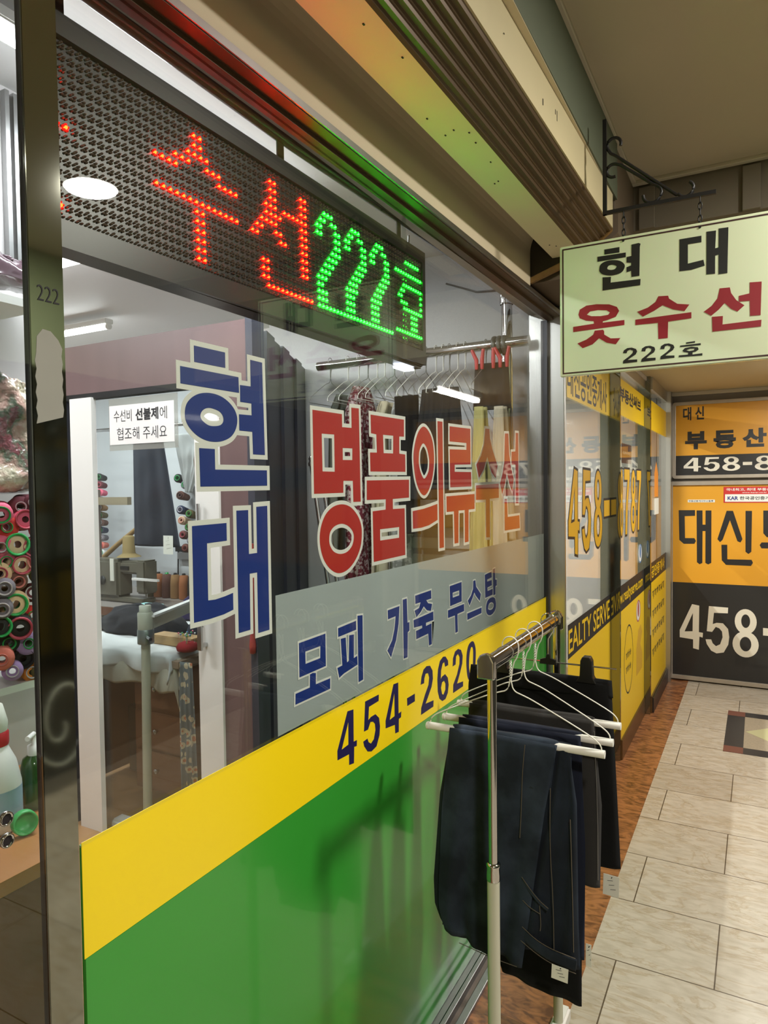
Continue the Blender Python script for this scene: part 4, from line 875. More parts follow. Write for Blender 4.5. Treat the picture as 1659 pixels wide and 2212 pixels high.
seam([(-.44, YJ - .0205, .945), (-.446, YJ - .0215, .88), (-.448, YJ - .023, .80), (-.452, YJ - .0225, .74)])

b.obj('stitching', m_thread, t)
def paper_tag(parent, x, y, z, w_, h, lab=None, tilt=0.0):
    c, s_ = math.cos(tilt), math.sin(tilt)
    F = lambda u, v, d: (x + u * c - v * s_, y - d + v * .02, z + u * s_ + v * c)
    b = MB(); b.poly([(-w_ / 2, -h / 2), (w_ / 2, -h / 2), (w_ / 2, h / 2), (-w_ / 2, h / 2)], [], F, 0, .0006); o = b.obj('paper_tag', m_paper, parent)
    b = MB()
    for i in range(3): b.tube([F(-w_ * .25 + .004 * i, h * (.2 - .2 * i), .0009), F(w_ * (.1 + .1 * i), h * (.25 - .2 * i), .0009)], .0005, 4)
    b.tube([F(0, h * .36, .0009), F(.002, h * .42, .0009)], .001, 5); b.obj('pen_marks', m_ink, o)
    plabel(o, lab or 'white paper tag with pen marks'); return o
paper_tag(t, -.366, YJ - .024, .468, .035, .030, tilt=-.05)
# navy trousers on the second hanger
YN = 1.545
t = thing('trousers', (BX, YN, .938), 'navy blue trousers folded over the second hanger behind the jeans', 'trousers')
cloth('upper_fold', m_navyf, t, pl((0, -.63), (1, -.64)), pl((0, -.345), (1, -.345)), YN, .950, .84, th=.0115, amp=.001, nf=2, seed=21, nv=10)
cloth('front_leg', m_navyf, t, pl((0, -.635), (1, -.66)), pl((0, -.345), (.5, -.335), (1, -.338)), YN - .012, .946, .41, th=.004, amp=.005, nf=4, seed=22, zbL=.40, zbR=.44)
cloth('rear_leg', m_navyf, t, pl((0, -.625), (1, -.64)), pl((0, -.35), (1, -.36)), YN + .013, .946, .41, th=.004, amp=.005, nf=4, seed=23)
paper_tag(t, -.327, YN - .02, .46, .012, .05, 'white paper tag seen edge-on')
t = thing('trousers', (BX, YN + .03, .60), 'long black trousers hanging lowest behind the jeans', 'trousers')
cloth('front_leg', m_blk, t, pl((0, -.60), (.7, -.60), (1, -.545)), pl((0, -.35), (.5, -.353), (1, -.354)), YN + .032, .9345, .30, th=.004, amp=.004, nf=3, seed=31, zbL=.318, zbR=.298)
cloth('waistband', m_blk, t, pl((0, -.60), (1, -.60)), pl((0, -.35), (1, -.35)), YN + .032, .9405, .90, th=.0055, amp=.001, nf=2, seed=32, nv=6)
# charcoal trousers on the third hanger
YC = 1.64
t = thing('trousers', (BX, YC, .945), 'charcoal grey trousers folded over the third white hanger', 'trousers')
cloth('upper_fold', m_char, t, pl((0, -.645), (1, -.65)), pl((0, -.336), (1, -.33)), YC, .957, .85, th=.0115, amp=.001, nf=2, seed=41, nv=10)
cloth('front_leg', m_char, t, pl((0, -.645), (1, -.66)), pl((0, -.336), (.5, -.318), (1, -.322)), YC - .012, .953, .56, th=.004, amp=.006, nf=4, seed=42)
cloth('rear_leg', m_char, t, pl((0, -.645), (1, -.66)), pl((0, -.34), (1, -.35)), YC + .013, .953, .56, th=.004, amp=.005, nf=4, seed=43)
strip('side_seam', [(-.334, YC - .018, .93), (-.327, YC - .017, .75), (-.326, YC - .018, .58)], .0012, mat('seam_grey', (84, 82, 78), .9), t)
# black skirt on the clip hanger
YB = 1.76
t = thing('skirt_hanger', (BX, YB, RT), 'black plastic clip hanger, farthest on the corridor rack', 'hanger')
hk = [(BX - .017, YB, RT - .02)] + [(BX + .019 * math.cos(a), YB, RT - .010 + .0215 * math.sin(a)) for a in [PI * .93 - i * PI * .93 / 9 for i in range(10)]] + [(BX + .012, YB, RT - .035), (BX, YB, RT - .055), (BX, YB, 1.055)]
MB().tube(hk, .0014, 8).obj('hook', m_chrome, t)
MB().tube([(BX - .17, YB, 1.046), (BX + .17, YB, 1.046)], .0022, 8).obj('cross_bar', m_chrome, t)
b = MB(); b.poly([(BX - .022, 1.040), (BX + .022, 1.040), (BX + .02, 1.052), (BX + .006, 1.056), (BX + .004, 1.066), (BX - .004, 1.066), (BX - .006, 1.056), (BX - .02, 1.052)], [], crs(YB + .004), 0, .008); b.obj('centre_clip', m_black, t)
for x in (BX - .125, BX + .098):
    b = MB(); b.poly([(x - .026, 1.005), (x + .026, 1.005), (x + .016, 1.022), (x + .014, 1.060), (x + .009, 1.070), (x - .009, 1.070), (x - .014, 1.060), (x - .016, 1.022)], [], crs(YB + .010), -.004, .022); b.obj('skirt_clip', m_black, t, bevel=.002)
t = thing('skirt', (BX, YB, 1.02), 'long black skirt clipped on the farthest rack hanger', 'skirt')
cloth('panel', m_blk, t, pl((0, -.690), (.1, -.70), (1, -.70)), pl((0, -.322), (.1, -.318), (.5, -.309), (1, -.298)), YB, 1.012, .51, th=.007, amp=.006, nf=3, seed=51, zbL=.50, zbR=.545)
cloth('waistband', m_blk, t, pl((0, -.692), (1, -.698)), pl((0, -.319), (1, -.316)), YB, 1.016, .972, th=.0095, amp=.001, nf=3, seed=52, nv=6)
paper_tag(t, -.318, YB - .020, .508, .038, .052, tilt=-.03)
# ---------------------------------------------------------------- inside the tailor's shop
def S_(name, m, *a): return struct(MB().box(*a).obj(name, m))
S_('floor_shop', m_flw, -5.2, -.80, -1.6, 4.1, -.1, 0)
S_('ceiling_shop', m_iceil, -5.2, -.80, -1.6, 4.1, 2.6, 2.7)
S_('wall_shop_front', m_iwall, -.86, -.80, -2.5, 4.1, 2.225, 2.7)
S_('wall_shop_rear', m_iwall, -5.2, -2.02, 4.0, 4.1, 0, 2.7)
S_('wall_shop_left', m_iwall, -5.3, -5.2, -1.6, 4.1, 0, 2.7)
S_('wall_shop_end', m_iwall, -5.2, -.80, -1.7, -1.6, 0, 2.7)
m_paperw = mat('woven_wallpaper', (206, 208, 208), .75, noise=.08, nscale=120, bump=.3, bscale=260)
S_('wall_shop_side', m_paperw, -2.35, -.86, 3.04, 3.10, 0, 2.7)
S_('wall_spools', mat('plaster_wall', (205, 200, 200), .7, noise=.04, nscale=6), -1.86, -1.80, -1.6, 1.30, 0, 2.6)
b = MB(); b.tube([(-1.3, 3.03, 2.46), (-1.15, 3.03, 2.40), (-1.02, 3.03, 2.39), (-.9, 3.03, 2.33)], .004, 6); tag(b.obj('cable', mat('grey_cable', (110, 108, 104), .6)), 'thin grey cable running across the white wallpaper', 'cable')
# wooden partition with a glazed door, jog to the right
PY = 2.04; th = math.radians(-5)
t = bpy.data.objects.new('wall_partition', None); COL.objects.link(t); t.location = (-1.67, PY, 0); struct(t)
pb = lambda x0, x1, z0, z1, y0=0, y1=.05: MB().box(x0, x1, PY + y0, PY + y1, z0, z1)
pb(-2.9, -1.68, 1.93, 2.14).obj('header_panel', m_woodp, t)
pb(-1.83, -1.68, 0, 1.93).obj('side_panel', m_woodp, t)
pb(-1.682, -1.65, 0, 2.16, -.01, .06).obj('corner_post', m_darkp, t)
pb(-2.9, -2.72, 0, 1.93, .0, .03).obj('left_panel', m_darkp, t)
for x0, x1 in ((-2.675, -2.535), (-1.945, -1.825)): pb(x0, x1, 0, 1.91, -.012, .012).obj('white_jamb', m_rwhite, t)
pb(-2.72, -1.83, 1.905, 1.93, .0, .045).obj('dark_rail', m_dark, t)
MB().box(-2.535, -1.945, PY + .014, PY + .020, .02, 1.905).obj('door_glass', m_tint, t)
b = MB(); b.box(-1.915, -1.895, PY - .05, PY - .04, .88, 1.10); b.box(-1.912, -1.898, PY - .04, PY - .012, .89, .905); b.box(-1.912, -1.898, PY - .04, PY - .012, 1.075, 1.09); b.obj('pull_handle', m_chrome, t)
b = MB(); b.tube([(-1.915, PY - .03, 1.20), (-1.915, PY - .03, 1.45)], .007, 8); b.obj('upper_pull', m_chrome, t)
for i, ch in enumerate('가세요'): text('door_lettering', ch, (-1.936, -1.918, 1.055 - i * .045, 1.085 - i * .045), crs(PY - .0125), m_ink, t, .01)
# dark folding panels from the partition corner back to the side wall
t = bpy.data.objects.new('wall_folding', None); COL.objects.link(t); t.location = (-1.7, 2.1, 0); struct(t)
n = 7
for i in range(n):
    a = Vector((-1.69, 2.10)) + (Vector((-2.12, 3.05)) - Vector((-1.69, 2.10))) * (i / n); c = Vector((-1.69, 2.10)) + (Vector((-2.12, 3.05)) - Vector((-1.69, 2.10))) * ((i + 1) / n - .01)
    nrm = Vector((.01, .005)) * (1 if i % 2 else -.4)
    MB().poly([(a.x + nrm.x, a.y), (c.x + nrm.x, c.y), (c.x - .03, c.y), (a.x - .03, a.y)], [], lambda u, v, d: (u, v, d), 0, 2.14).obj('dark_panel', m_darkp, t)
# notice in a clear sleeve on the door glass
t = thing('notice', (-2.3, PY - .01, 1.8), 'white Korean notice in a clear sleeve taped to the glazed door', 'notice')
NX0, NX1, NZ0, NZ1 = -2.44, -2.06, 1.70, 1.865
MB().box(-2.446, -2.048, PY + .006, PY + .009, 1.675, 1.895).obj('clear_sleeve', m_plastic, t)
MB().box(NX0, NX1 - .005, PY + .003, PY + .005, NZ0, NZ1).obj('sheet', mat('white_sheet', (236, 232, 230), .7, emit=(1, 1, 1), estr=0), t)
nf_ = crs(PY + .0028)
text('notice_lettering', '수선비', (-2.412, -2.305, 1.795, 1.845), nf_, m_ink, t, -.005)
text('notice_lettering', '선불제', (-2.282, -2.150, 1.795, 1.845), nf_, m_ink, t, .03)
text('notice_lettering', '에', (-2.142, -2.102, 1.795, 1.845), nf_, m_ink, t, -.005)
text('notice_lettering', '협조해 주세요', (-2.395, -2.105, 1.718, 1.770), nf_, m_ink, t, -.005)

# red ribbon hanging before the partition
b = MB(); b.tube([(-1.664, 2.020, 1.30), (-1.666, 2.020, .95)], .009, 10); b.lathe((-1.666, 2.020, .885), [(.001, 0), (.011, .004), (.0135, .03), (.009, .07)], 10)
tag(b.obj('red_stick', mat('dull_red_plastic', (150, 52, 54), .5)), 'dull red paddle hanging behind the second blue letter', 'stick')

# ---- sewing room
m_tab = mat('white_cloth', (214, 216, 214), .85, bump=.3, bscale=60)
_s = snap()
t = thing('work_table', (-2.75, 2.5, 0), 'low work table with brown drawers behind the glazed door', 'table')
MB().box(-3.25, -2.38, 2.16, 2.95, .70, .73).obj('table_top', mat('table_board', (150, 130, 110), .5), t)
dr = MB().box(-2.72, -2.40, 2.22, 2.8, .10, .68, .004).obj('drawer_unit', m_woodd, t)
for z0 in (.12, .30, .49):
    d = MB().box(-2.705, -2.415, 2.205, 2.222, z0, z0 + .165, .003).obj('drawer', m_woodd, t)
    MB().lathe((-2.56, 2.203, z0 + .09), [(.006, 0), (.006, .012), (.012, .014), (.010, .022), (0, .024)], 12, (0, -1, 0)).obj('knob', m_chrome, d)
for x in (-2.70, -2.42): MB().tube([(x, 2.26, .0), (x, 2.26, .10)], .014, 8).obj('caster', m_black, t)
MB().box(-3.22, -3.17, 2.2, 2.9, 0, .70).obj('leg', m_woodd, t)
MB().box(-3.1, -2.9, 2.5, 2.9, .0, .35, .01).obj('lower_box', mat('dark_storage', (52, 50, 46), .8), t)
def slab_cloth(name, m, x0, x1, y0, y1, z, th, label, cat, drop=.1, seed=0, zx=0):
    rnd = random.Random(seed); nu, nv = 30, 24; vs = []; fs = []; 
    for j in range(nv + 1):
        for i in range(nu + 1):
            u = i / nu; v = j / nv; x = x0 + (x1 - x0) * u; y = y0 + (y1 - y0) * v
            e = max(0, .10 - v) / .10; e2 = max(0, u - .93) / .07
            zz = z + th + .004 * math.sin(u * 13 + seed) * math.sin(v * 9 + seed) - drop * e ** 1.0 * (1 + .12 * math.sin(u * 17)) - drop * .8 * e2
            y -= .0 ; y = max(y, y0 + .10 * (y1 - y0)) - .02 * e * math.sin(u * 21 + seed) if e > 0 else y; x = min(x, x0 + .93 * (x1 - x0)) if e2 > 0 else x
            vs.append((x + .01 * e2 * math.sin(v * 19), y, zz))
    n1 = len(vs); vs += [(a, b_ + (.006 if True else 0), c - .012) for a, b_, c in vs]
    for j in range(nv):
        for i in range(nu):
            a = j * (nu + 1) + i; fs.append((a, a + 1, a + nu + 2, a + nu + 1)); fs.append((a + n1 + nu + 1, a + n1 + nu + 2, a + n1 + 1, a + n1))
    for i in range(nu): fs.append((i, i + n1, i + 1 + n1, i + 1)); a = nv * (nu + 1) + i; fs.append((a, a + 1, a + 1 + n1, a + n1))
    for j in range(nv): a = j * (nu + 1); fs.append((a, a + nu + 1, a + nu + 1 + n1, a + n1)); a += nu; fs.append((a, a + n1, a + nu + 1 + n1, a + nu + 1))
    b = MB(); b.add(vs, fs, True); return tag(b.obj(name, m), label, cat)
slab_cloth('table_cloth', mat('cream_cloth', (196, 192, 176), .85, bump=.3, bscale=60), -3.26, -2.345, 2.08, 2.95, .732, .003, 'lower cream cloth draped over the work table', 'cloth', .13, 2)
slab_cloth('table_cloth', m_tab, -3.26, -2.36, 2.06, 2.9, .737, .018, 'upper white cloth folded over the work table', 'cloth', .07, 5)
shift(_s, (.19, 0, .035))
# floral curtain strip at the table's right edge
m_flo = mat('floral_cloth', (112, 122, 124), .8); nt = m_flo.node_tree
vz = nt.nodes.new('ShaderNodeTexVoronoi'); vz.inputs['Scale'].default_value = 26; g_ = nt.nodes.new('ShaderNodeNewGeometry'); nt.links.new(g_.outputs['Position'], vz.inputs['Vector'])
r_ = nt.nodes.new('ShaderNodeValToRGB'); r_.color_ramp.interpolation = 'CONSTANT'; e = r_.color_ramp.elements; e[0].position = 0; e[0].color = srgb((196, 120, 84)); e[1].position = .42; e[1].color = srgb((112, 122, 124)); k_ = e.new(.2); k_.color = srgb((206, 190, 160))
nt.links.new(vz.outputs['Distance'], r_.inputs[0]); nt.links.new(r_.outputs[0], nt.nodes['Principled BSDF'].inputs['Base Color'])
t = thing('floral_curtain', (-2.3, 2.2, .4), 'blue-grey floral cloth hanging at the end of the work table', 'curtain')
cloth('panel', m_flo, t, lin(-2.20, -2.20), lin(-2.12, -2.095), 2.17, .765, .04, th=.004, amp=.012, nf=6, seed=60)
_s = snap()
# heap of dark clothes on the table
def heap(name, m, cx, cy, z, rx, ry, rz, label, cat='clothes', seed=1, n=26):
    rnd = random.Random(seed); P = [rnd.random() * 6 for _ in range(6)]; vs = []; fs = []
    for j in range(n // 2 + 1):
        ph = PI / 2 * j / (n // 2)
        for i in range(n):
            a = 2 * PI * i / n; k = 1 + .10 * math.sin(3 * a + P[0] + ph * 2) + .07 * math.sin(7 * a + P[1] - ph * 3) + .05 * math.sin(11 * a + P[2] + ph * 5)
            rr = max(0.0, math.cos(ph)) ** .7
            vs.append((cx + rx * rr * k * math.cos(a), cy + ry * rr * k * math.sin(a), z + rz * math.sin(ph) * (1 + .12 * math.sin(5 * a + P[3] + 4 * ph) + .07 * math.sin(9 * a * .5 + P[4]))))
    for j in range(n // 2):
        for i in range(n): q = (i + 1) % n; fs.append((j * n + i, j * n + q, (j + 1) * n + q, (j + 1) * n + i))
    fs.append(tuple(range(n))[::-1]); b = MB(); b.add(vs, fs, True)
    o = b.obj(name, m); sb = o.modifiers.new('s', 'SUBSURF'); sb.levels = 1; sb.render_levels = 1
    tx = bpy.data.textures.new('crease', 'CLOUDS'); tx.noise_scale = .06; dm = o.modifiers.new('d', 'DISPLACE'); dm.texture = tx; dm.strength = .03; dm.mid_level = .5
    return tag(o, label, cat)
heap('folded_clothes', fabric('black_heap', (34, 35, 40)), -2.95, 2.52, .755, .26, .17, .115, 'crumpled heap of black clothes on the white table cloth', seed=4)
heap('folded_clothes', fabric('dark_blue_heap', (38, 42, 54)), -2.52, 2.62, .755, .17, .14, .10, 'dark blue garment folded at the right of the black heap', seed=8)
heap('folded_clothes', fabric('purple_heap', (50, 42, 78)), -2.90, 2.84, .755, .11, .08, .12, 'purple garment behind the black heap on the work table', seed=12)
b = MB(); b.box(-3.25, -3.08, 2.70, 2.80, .755, .835, .015); tag(b.obj('tissue_pack', mat('mint_plastic', (150, 206, 204), .35)), 'mint green tissue pack behind the black clothes', 'tissue pack')
b = MB(); b.box(-2.66, -2.40, 2.28, 2.37, .758, .80, .004); tag(b.obj('wooden_block', mat('block_wood', (176, 142, 96), .55, noise=.15, nscale=20)), 'long pale wooden pressing block on the white cloth', 'block')
t = thing('pincushion', (-2.36, 2.28, .76), 'round red pincushion stuck full of coloured pins', 'pincushion')
MB().lathe((-2.385, 2.24, .758), [(.03, 0), (.045, .006), (.048, .02), (.040, .036), (.02, .044), (0, .046)], 20).obj('cushion', mat('red_felt', (158, 32, 40), .9), t)
for i in range(26):
    a = random.random() * 6.28; r_q = random.random() * .036; x, y = -2.385 + r_q * math.cos(a), 2.24 + r_q * math.sin(a); h = .020 + random.random() * .02
    p_ = MB(); p_.tube([(x, y, .785), (x + .2 * (x + 2.385), y, .80 + h)], .0006, 4); p_.lathe((x + .2 * (x + 2.385), y, .80 + h), [(.001, 0), (.0042, .002), (.0042, .006), (0, .008)], 8)
    p_.obj('pin', mat('pin_%d' % (i % 5), [(240, 240, 235), (230, 220, 90), (90, 150, 210), (235, 120, 140), (100, 190, 130)][i % 5], .3), t)
shift(_s, (.17, 0, .035))
# white pole rack inside
t = thing('display_rack', (-2.42, 2.05, 0), 'cream pole stand with a side arm just inside the glazed door', 'stand')
PYY = 2.115; px_ = -2.333
MB().tube([(px_ - .015, PYY, .03), (px_, PYY, .95)], .0195, 18).obj('pole', m_pole, t)
MB().lathe((px_, PYY, .90), [(.031, 0), (.033, .006), (.033, .074), (.029, .080)], 24).obj('sleeve', m_pole, t)
MB().lathe((px_, PYY, .975), [(.025, 0), (.025, .032), (.012, .033), (.012, .02)], 24).obj('cap', m_pole, t)
MB().lathe((px_, PYY, .842), [(.034, 0), (.0355, .003), (.0355, .060), (.034, .063)], 24).obj('clamp', mat('zinc', (160, 170, 166), .35, .9), t)
MB().tube([(px_ + .03, PYY - .02, .875), (px_ + .06, PYY - .03, .87)], .008, 8).obj('clamp_screw', m_chrome, t)
MB().poly([(px_ + .015, PYY), (px_ - .21, PYY + .60), (px_ - .185, PYY + .61), (px_ + .045, PYY + .01)], [], lambda u, v, d: (u, v, d), .957, .966).obj('arm_shelf', m_rwhite, t)
MB().poly([(px_ + .018, PYY), (px_ - .205, PYY + .60), (px_ - .195, PYY + .605), (px_ + .030, PYY + .008)], [], lambda u, v, d: (u, v, d), .905, .958).obj('arm', m_pole, t)
MB().box(px_ - .21, px_ + .12, PYY - .04, PYY + .03, .0, .04, .012).obj('base', m_rwhite, t)

_s = snap()
# sewing table with the machine, thread cones, wall cones and the clothes above
t = thing('sewing_table', (-3.9, 3.5, 0), 'grey topped sewing table in front of the back wall', 'table')
MB().box(-5.1, -3.2, 3.15, 3.95, .80, .83, .003).obj('table_top', mat('grey_laminate', (150, 142, 136), .25), t)
MB().box(-5.1, -3.2, 3.145, 3.16, .775, .83).obj('wood_edge', m_woodd, t)
for x in (-5.0, -3.3): MB().box(x, x + .05, 3.3, 3.8, 0, .80).obj('leg', m_dark, t)
m_mac = mat('olive_metal', (96, 92, 78), .35, noise=.08, nscale=10)
shift(_s, (0, 0, -.10)); _s = snap()
t = thing('sewing_machine', (-4.1, 3.35, .83), 'olive grey industrial sewing machine on the sewing table', 'sewing machine')
MB().box(-4.42, -3.92, 3.32, 3.44, .832, .865, .008).obj('bed', m_mac, t)
MB().box(-4.42, -4.15, 3.31, 3.45, .86, 1.13, .02).obj('body', m_mac, t)
MB().box(-4.16, -3.92, 3.33, 3.43, 1.03, 1.12, .015).obj('arm', m_mac, t)
MB().box(-3.99, -3.90, 3.32, 3.44, .90, 1.13, .012).obj('head', m_mac, t)
MB().tube([(-3.945, 3.38, .90), (-3.945, 3.38, .86)], .005, 6).obj('needle_bar', m_chrome, t)
MB().lathe((-4.43, 3.38, 1.05), [(.06, -.03), (.065, -.01), (.05, 0)], 20, (1, 0, 0)).obj('hand_wheel', m_dark, t)
MB().lathe((-4.30, 3.308, .98), [(.03, 0), (.03, .008), (0, .010)], 20, (0, -1, 0)).obj('dial', m_dark, t)
MB().box(-4.22, -4.185, 3.303, 3.31, .98, 1.135).obj('paper_strip', m_paper, t)
MB().box(-4.14, -4.06, 3.322, 3.33, 1.06, 1.085).obj('name_plate', m_dark, t)

MB().box(-3.98, -3.74, 3.28, 3.30, 1.00, 1.015).obj('thread_arm', m_rwhite, t)
MB().tube([(-4.42, 3.42, 1.13), (-4.30, 3.44, 1.22), (-4.12, 3.5, 1.36), (-3.86, 3.55, 1.47)], .018, 10).obj('stand_arm', mat('tan_wood', (140, 112, 70), .5), t)
MB().lathe((-4.16, 3.42, 1.14), [(.085, 0), (.07, .01), (.05, .02), (.044, .03), (.040, .14), (.03, .15), (0, .15)], 20).obj('thread_cone', mat('tan_thread', (132, 112, 68), .8), t)
shift(_s, (.24, 0, -.10)); _s = snap()
t = thing('thread_stand', (-4.6, 3.7, .83), 'dark post with a cross arm and red cone above the sewing machine', 'stand')
MB().box(-4.62, -4.57, 3.68, 3.72, .83, 1.62).obj('post', mat('brown_post', (96, 82, 74), .6), t)
MB().box(-4.62, -4.2, 3.66, 3.70, 1.50, 1.56).obj('cross_arm', mat('pale_post', (140, 128, 104), .6), t)
b = MB(); b.tube([(-4.60, 3.64, 1.64), (-4.63, 3.64, 1.45), (-4.68, 3.64, 1.25)], [.03, .035, .01], 12); b.obj('hanging_cone', mat('dull_red_cone', (116, 62, 58), .6), t)

shift(_s, (0, 0, -.10))
def cone_spool(name, p, ax, col, core, r, L, label, group, flare=.75):
    t = thing(name, p, label, 'thread cone', group); ax = Vector(ax).normalized()
    MB().lathe(p, [(r * .30, .0), (r * .55, .001), (r * .96, .004), (r, .012), (r * flare, L)], 20, -ax).obj('thread', col, t)
    MB().lathe(Vector(p) + ax * .006, [(r * core[1] * .78, -.05), (r * core[1] * .80, -.004), (r * core[1], .0), (r * core[1], -.004), (r * core[1] * .9, -.03)], 20, ax).obj('cone_core', core[0], t)
    return t
def tm(n_, c): return mat('thread_' + n_, c, .85, bump=.6, bscale=60, stretch=(1, 1, 1))
TH = {k: tm(k, c) for k, c in dict(red=(206, 52, 48), pink=(224, 100, 128), cream=(216, 184, 150), black=(34, 32, 34), maroon=(96, 36, 48), lilac=(170, 138, 186), orange=(222, 132, 52), salmon=(220, 120, 104), grey=(120, 112, 120), brown=(108, 70, 60), peach=(228, 190, 150), white=(226, 226, 224), navy=(40, 50, 80), olive=(96, 84, 50), tan=(150, 112, 70), copper=(168, 104, 64)).items()}
cg, cr, cw, cp = mat('green_core', (40, 168, 84), .3), mat('rose_core', (196, 76, 96), .3), mat('white_core', (206, 196, 200), .35), mat('salmon_core', (216, 130, 120), .35)
bl = mat('hole_dark', (24, 18, 20), .8)
# cones standing in a row on the sewing table
_s = snap()
for i, (k, nm) in enumerate(zip(['olive', 'copper', 'brown', 'tan', 'copper', 'black', 'white', 'tan', 'salmon'], ['olive', 'copper', 'dark brown', 'tan', 'reddish brown', 'black', 'white', 'sand', 'pink'])):
    x = -3.93 + i * .083 + (.02 if i > 5 else 0); z = .832
    t = thing('thread_cone', (x, 3.62, z), '%s thread cone on the sewing table, place %s in the row' % (nm, ['one', 'two', 'three', 'four', 'five', 'six', 'seven', 'eight', 'nine'][i]), 'thread cone', 'thread cones on the sewing table')
    MB().lathe((x, 3.62, z), [(.036, 0), (.038, .006), (.036, .10), (.030, .165), (.012, .17)], 18).obj('thread', TH[k], t)
    MB().lathe((x, 3.62, z + .165), [(.014, 0), (.012, .016), (.008, .016), (.008, .0)], 12).obj('cone_core', cg if i % 3 == 2 else bl, t)
shift(_s, (0, 0, -.10)); _s = snap()
t = thing('wall_rail', (-3.6, 3.97, 1.1), 'grey rail of small tools along the back wall above the thread cones', 'rail')
MB().box(-4.0, -3.0, 3.96, 3.99, 1.10, 1.15).obj('rail', m_alu, t); MB().box(-4.0, -3.0, 3.94, 3.97, 1.16, 1.20).obj('tool_strip', m_dark, t)
shift(_s, (0, 0, -.13))
b = MB(); b.tube([(-4.12, 3.992, 1.55), (-4.08, 3.992, 1.35), (-4.02, 3.992, 1.06), (-3.99, 3.95, .735)], .006, 6); tag(b.obj('black_cable', m_black), 'black cable hanging down the back wall below the dark trousers', 'cable')
# cones stuck on pegs of the back wall, right cluster, and left edge column
cl = [(-3.86, 1.60, 'black', cg), (-3.79, 1.55, 'grey', cg), (-3.84, 1.47, 'brown', bl), (-3.84, 1.36, 'navy', cw), (-3.75, 1.33, 'olive', cg), (-3.83, 1.28, 'cream', cp), (-3.76, 1.23, 'olive', cg), (-3.82, 1.17, 'brown', cr), (-3.74, 1.13, 'grey', cw), (-3.80, 1.07, 'brown', cp), (-3.72, 1.05, 'navy', cg)]
for i, (x, z, k, c) in enumerate(cl):
    cone_spool('thread_cone', (x - .02, 3.86, z), (.25, -1, .2), TH[k], (c, .62), .034, .11, '%s thread cone pegged right of the dark trousers, %s from the top' % ({'olive': 'olive', 'grey': 'grey', 'brown': 'brown', 'navy': 'navy', 'black': 'black', 'cream': 'cream'}[k], ['first', 'second', 'third', 'fourth', 'fifth', 'sixth', 'seventh', 'eighth', 'ninth', 'tenth', 'eleventh'][i]), 'thread cones pegged on the back wall')
cl = ['black', 'maroon', 'pink', 'grey', 'tan', 'olive', 'brown', 'navy', 'grey', 'salmon', 'white']
for i, k in enumerate(cl):
    cone_spool('thread_cone', (-4.585, 3.72, 1.62 - i * .06), (.5, -1, .1), TH[k], ([cg, cr, cr, cw, cw, cg, cw, cg, cw, cr, cg][i], .62), .030, .11, '%s thread cone in the column by the left jamb, %s from the top' % (k, ['first', 'second', 'third', 'fourth', 'fifth', 'sixth', 'seventh', 'eighth', 'ninth', 'tenth', 'eleventh'][i]), 'column of thread cones by the left jamb')
# garments hanging above the sewing machine
_s = snap()
b = MB(); b.tube([(-4.9, 3.30, 2.04), (-3.0, 3.30, 2.04)], .012, 10); tag(b.obj('hanging_rail', m_chrome), 'rail carrying the clothes above the sewing machine', 'rail')
t = thing('trousers', (-3.9, 3.28, 2.0), 'long dark navy trousers hanging above the sewing machine with a white tag', 'trousers')
cloth('legs', fabric('dark_navy', (38, 42, 52)), t, pl((0, -3.99), (1, -4.0)), pl((0, -3.72), (1, -3.585)), 3.25, 1.98, 1.25, th=.012, amp=.01, nf=3, seed=71)
for x in (-3.96, -3.80): MB().box(x, x + .016, 3.225, 3.29, 1.95, 2.03, .002).obj('clip', m_rwhite, t)
paper_tag(t, -3.665, 3.225, 1.265, .085, .12)
t = thing('shirt', (-3.6, 3.3, 2.0), 'pale grey shirt hanging right of the dark trousers', 'shirt')
cloth('body', fabric('pale_grey', (170, 172, 170)), t, pl((0, -3.70), (1, -3.60)), pl((0, -3.49), (.2, -3.42), (1, -3.54)), 3.32, 1.98, 1.60, th=.01, amp=.012, nf=4, seed=73)
cloth('sleeve', fabric('dull_grey', (120, 122, 122)), t, pl((0, -3.52), (1, -3.56)), pl((0, -3.44), (1, -3.46)), 3.36, 1.98, 1.66, th=.01, amp=.01, nf=2, seed=74)
t = thing('coat', (-3.3, 3.3, 2.0), 'dark grey coat with a taupe lining hanging at the right jamb of the glazed door', 'coat')
cloth('body', fabric('dark_grey_coat', (62, 65, 74)), t, pl((0, -3.42), (.5, -3.44), (1, -3.47)), pl((0, -3.1), (1, -3.1)), 3.44, 1.9, 1.56, th=.02, amp=.015, nf=3, seed=76)
cloth('lining', fabric('taupe', (124, 110, 100)), t, pl((0, -3.44), (.6, -3.50), (1, -3.46)), pl((0, -3.34), (1, -3.40)), 3.30, 2.02, 1.66, th=.01, amp=.01, nf=2, seed=77)
cloth('lower_panel', fabric('brownish', (104, 90, 84)), t, pl((0, -3.44), (1, -3.44)), pl((0, -3.1), (1, -3.1)), 3.52, 1.58, 1.35, th=.01, amp=.01, nf=2, seed=78)

shift(_s, (.33, 0, -.11))
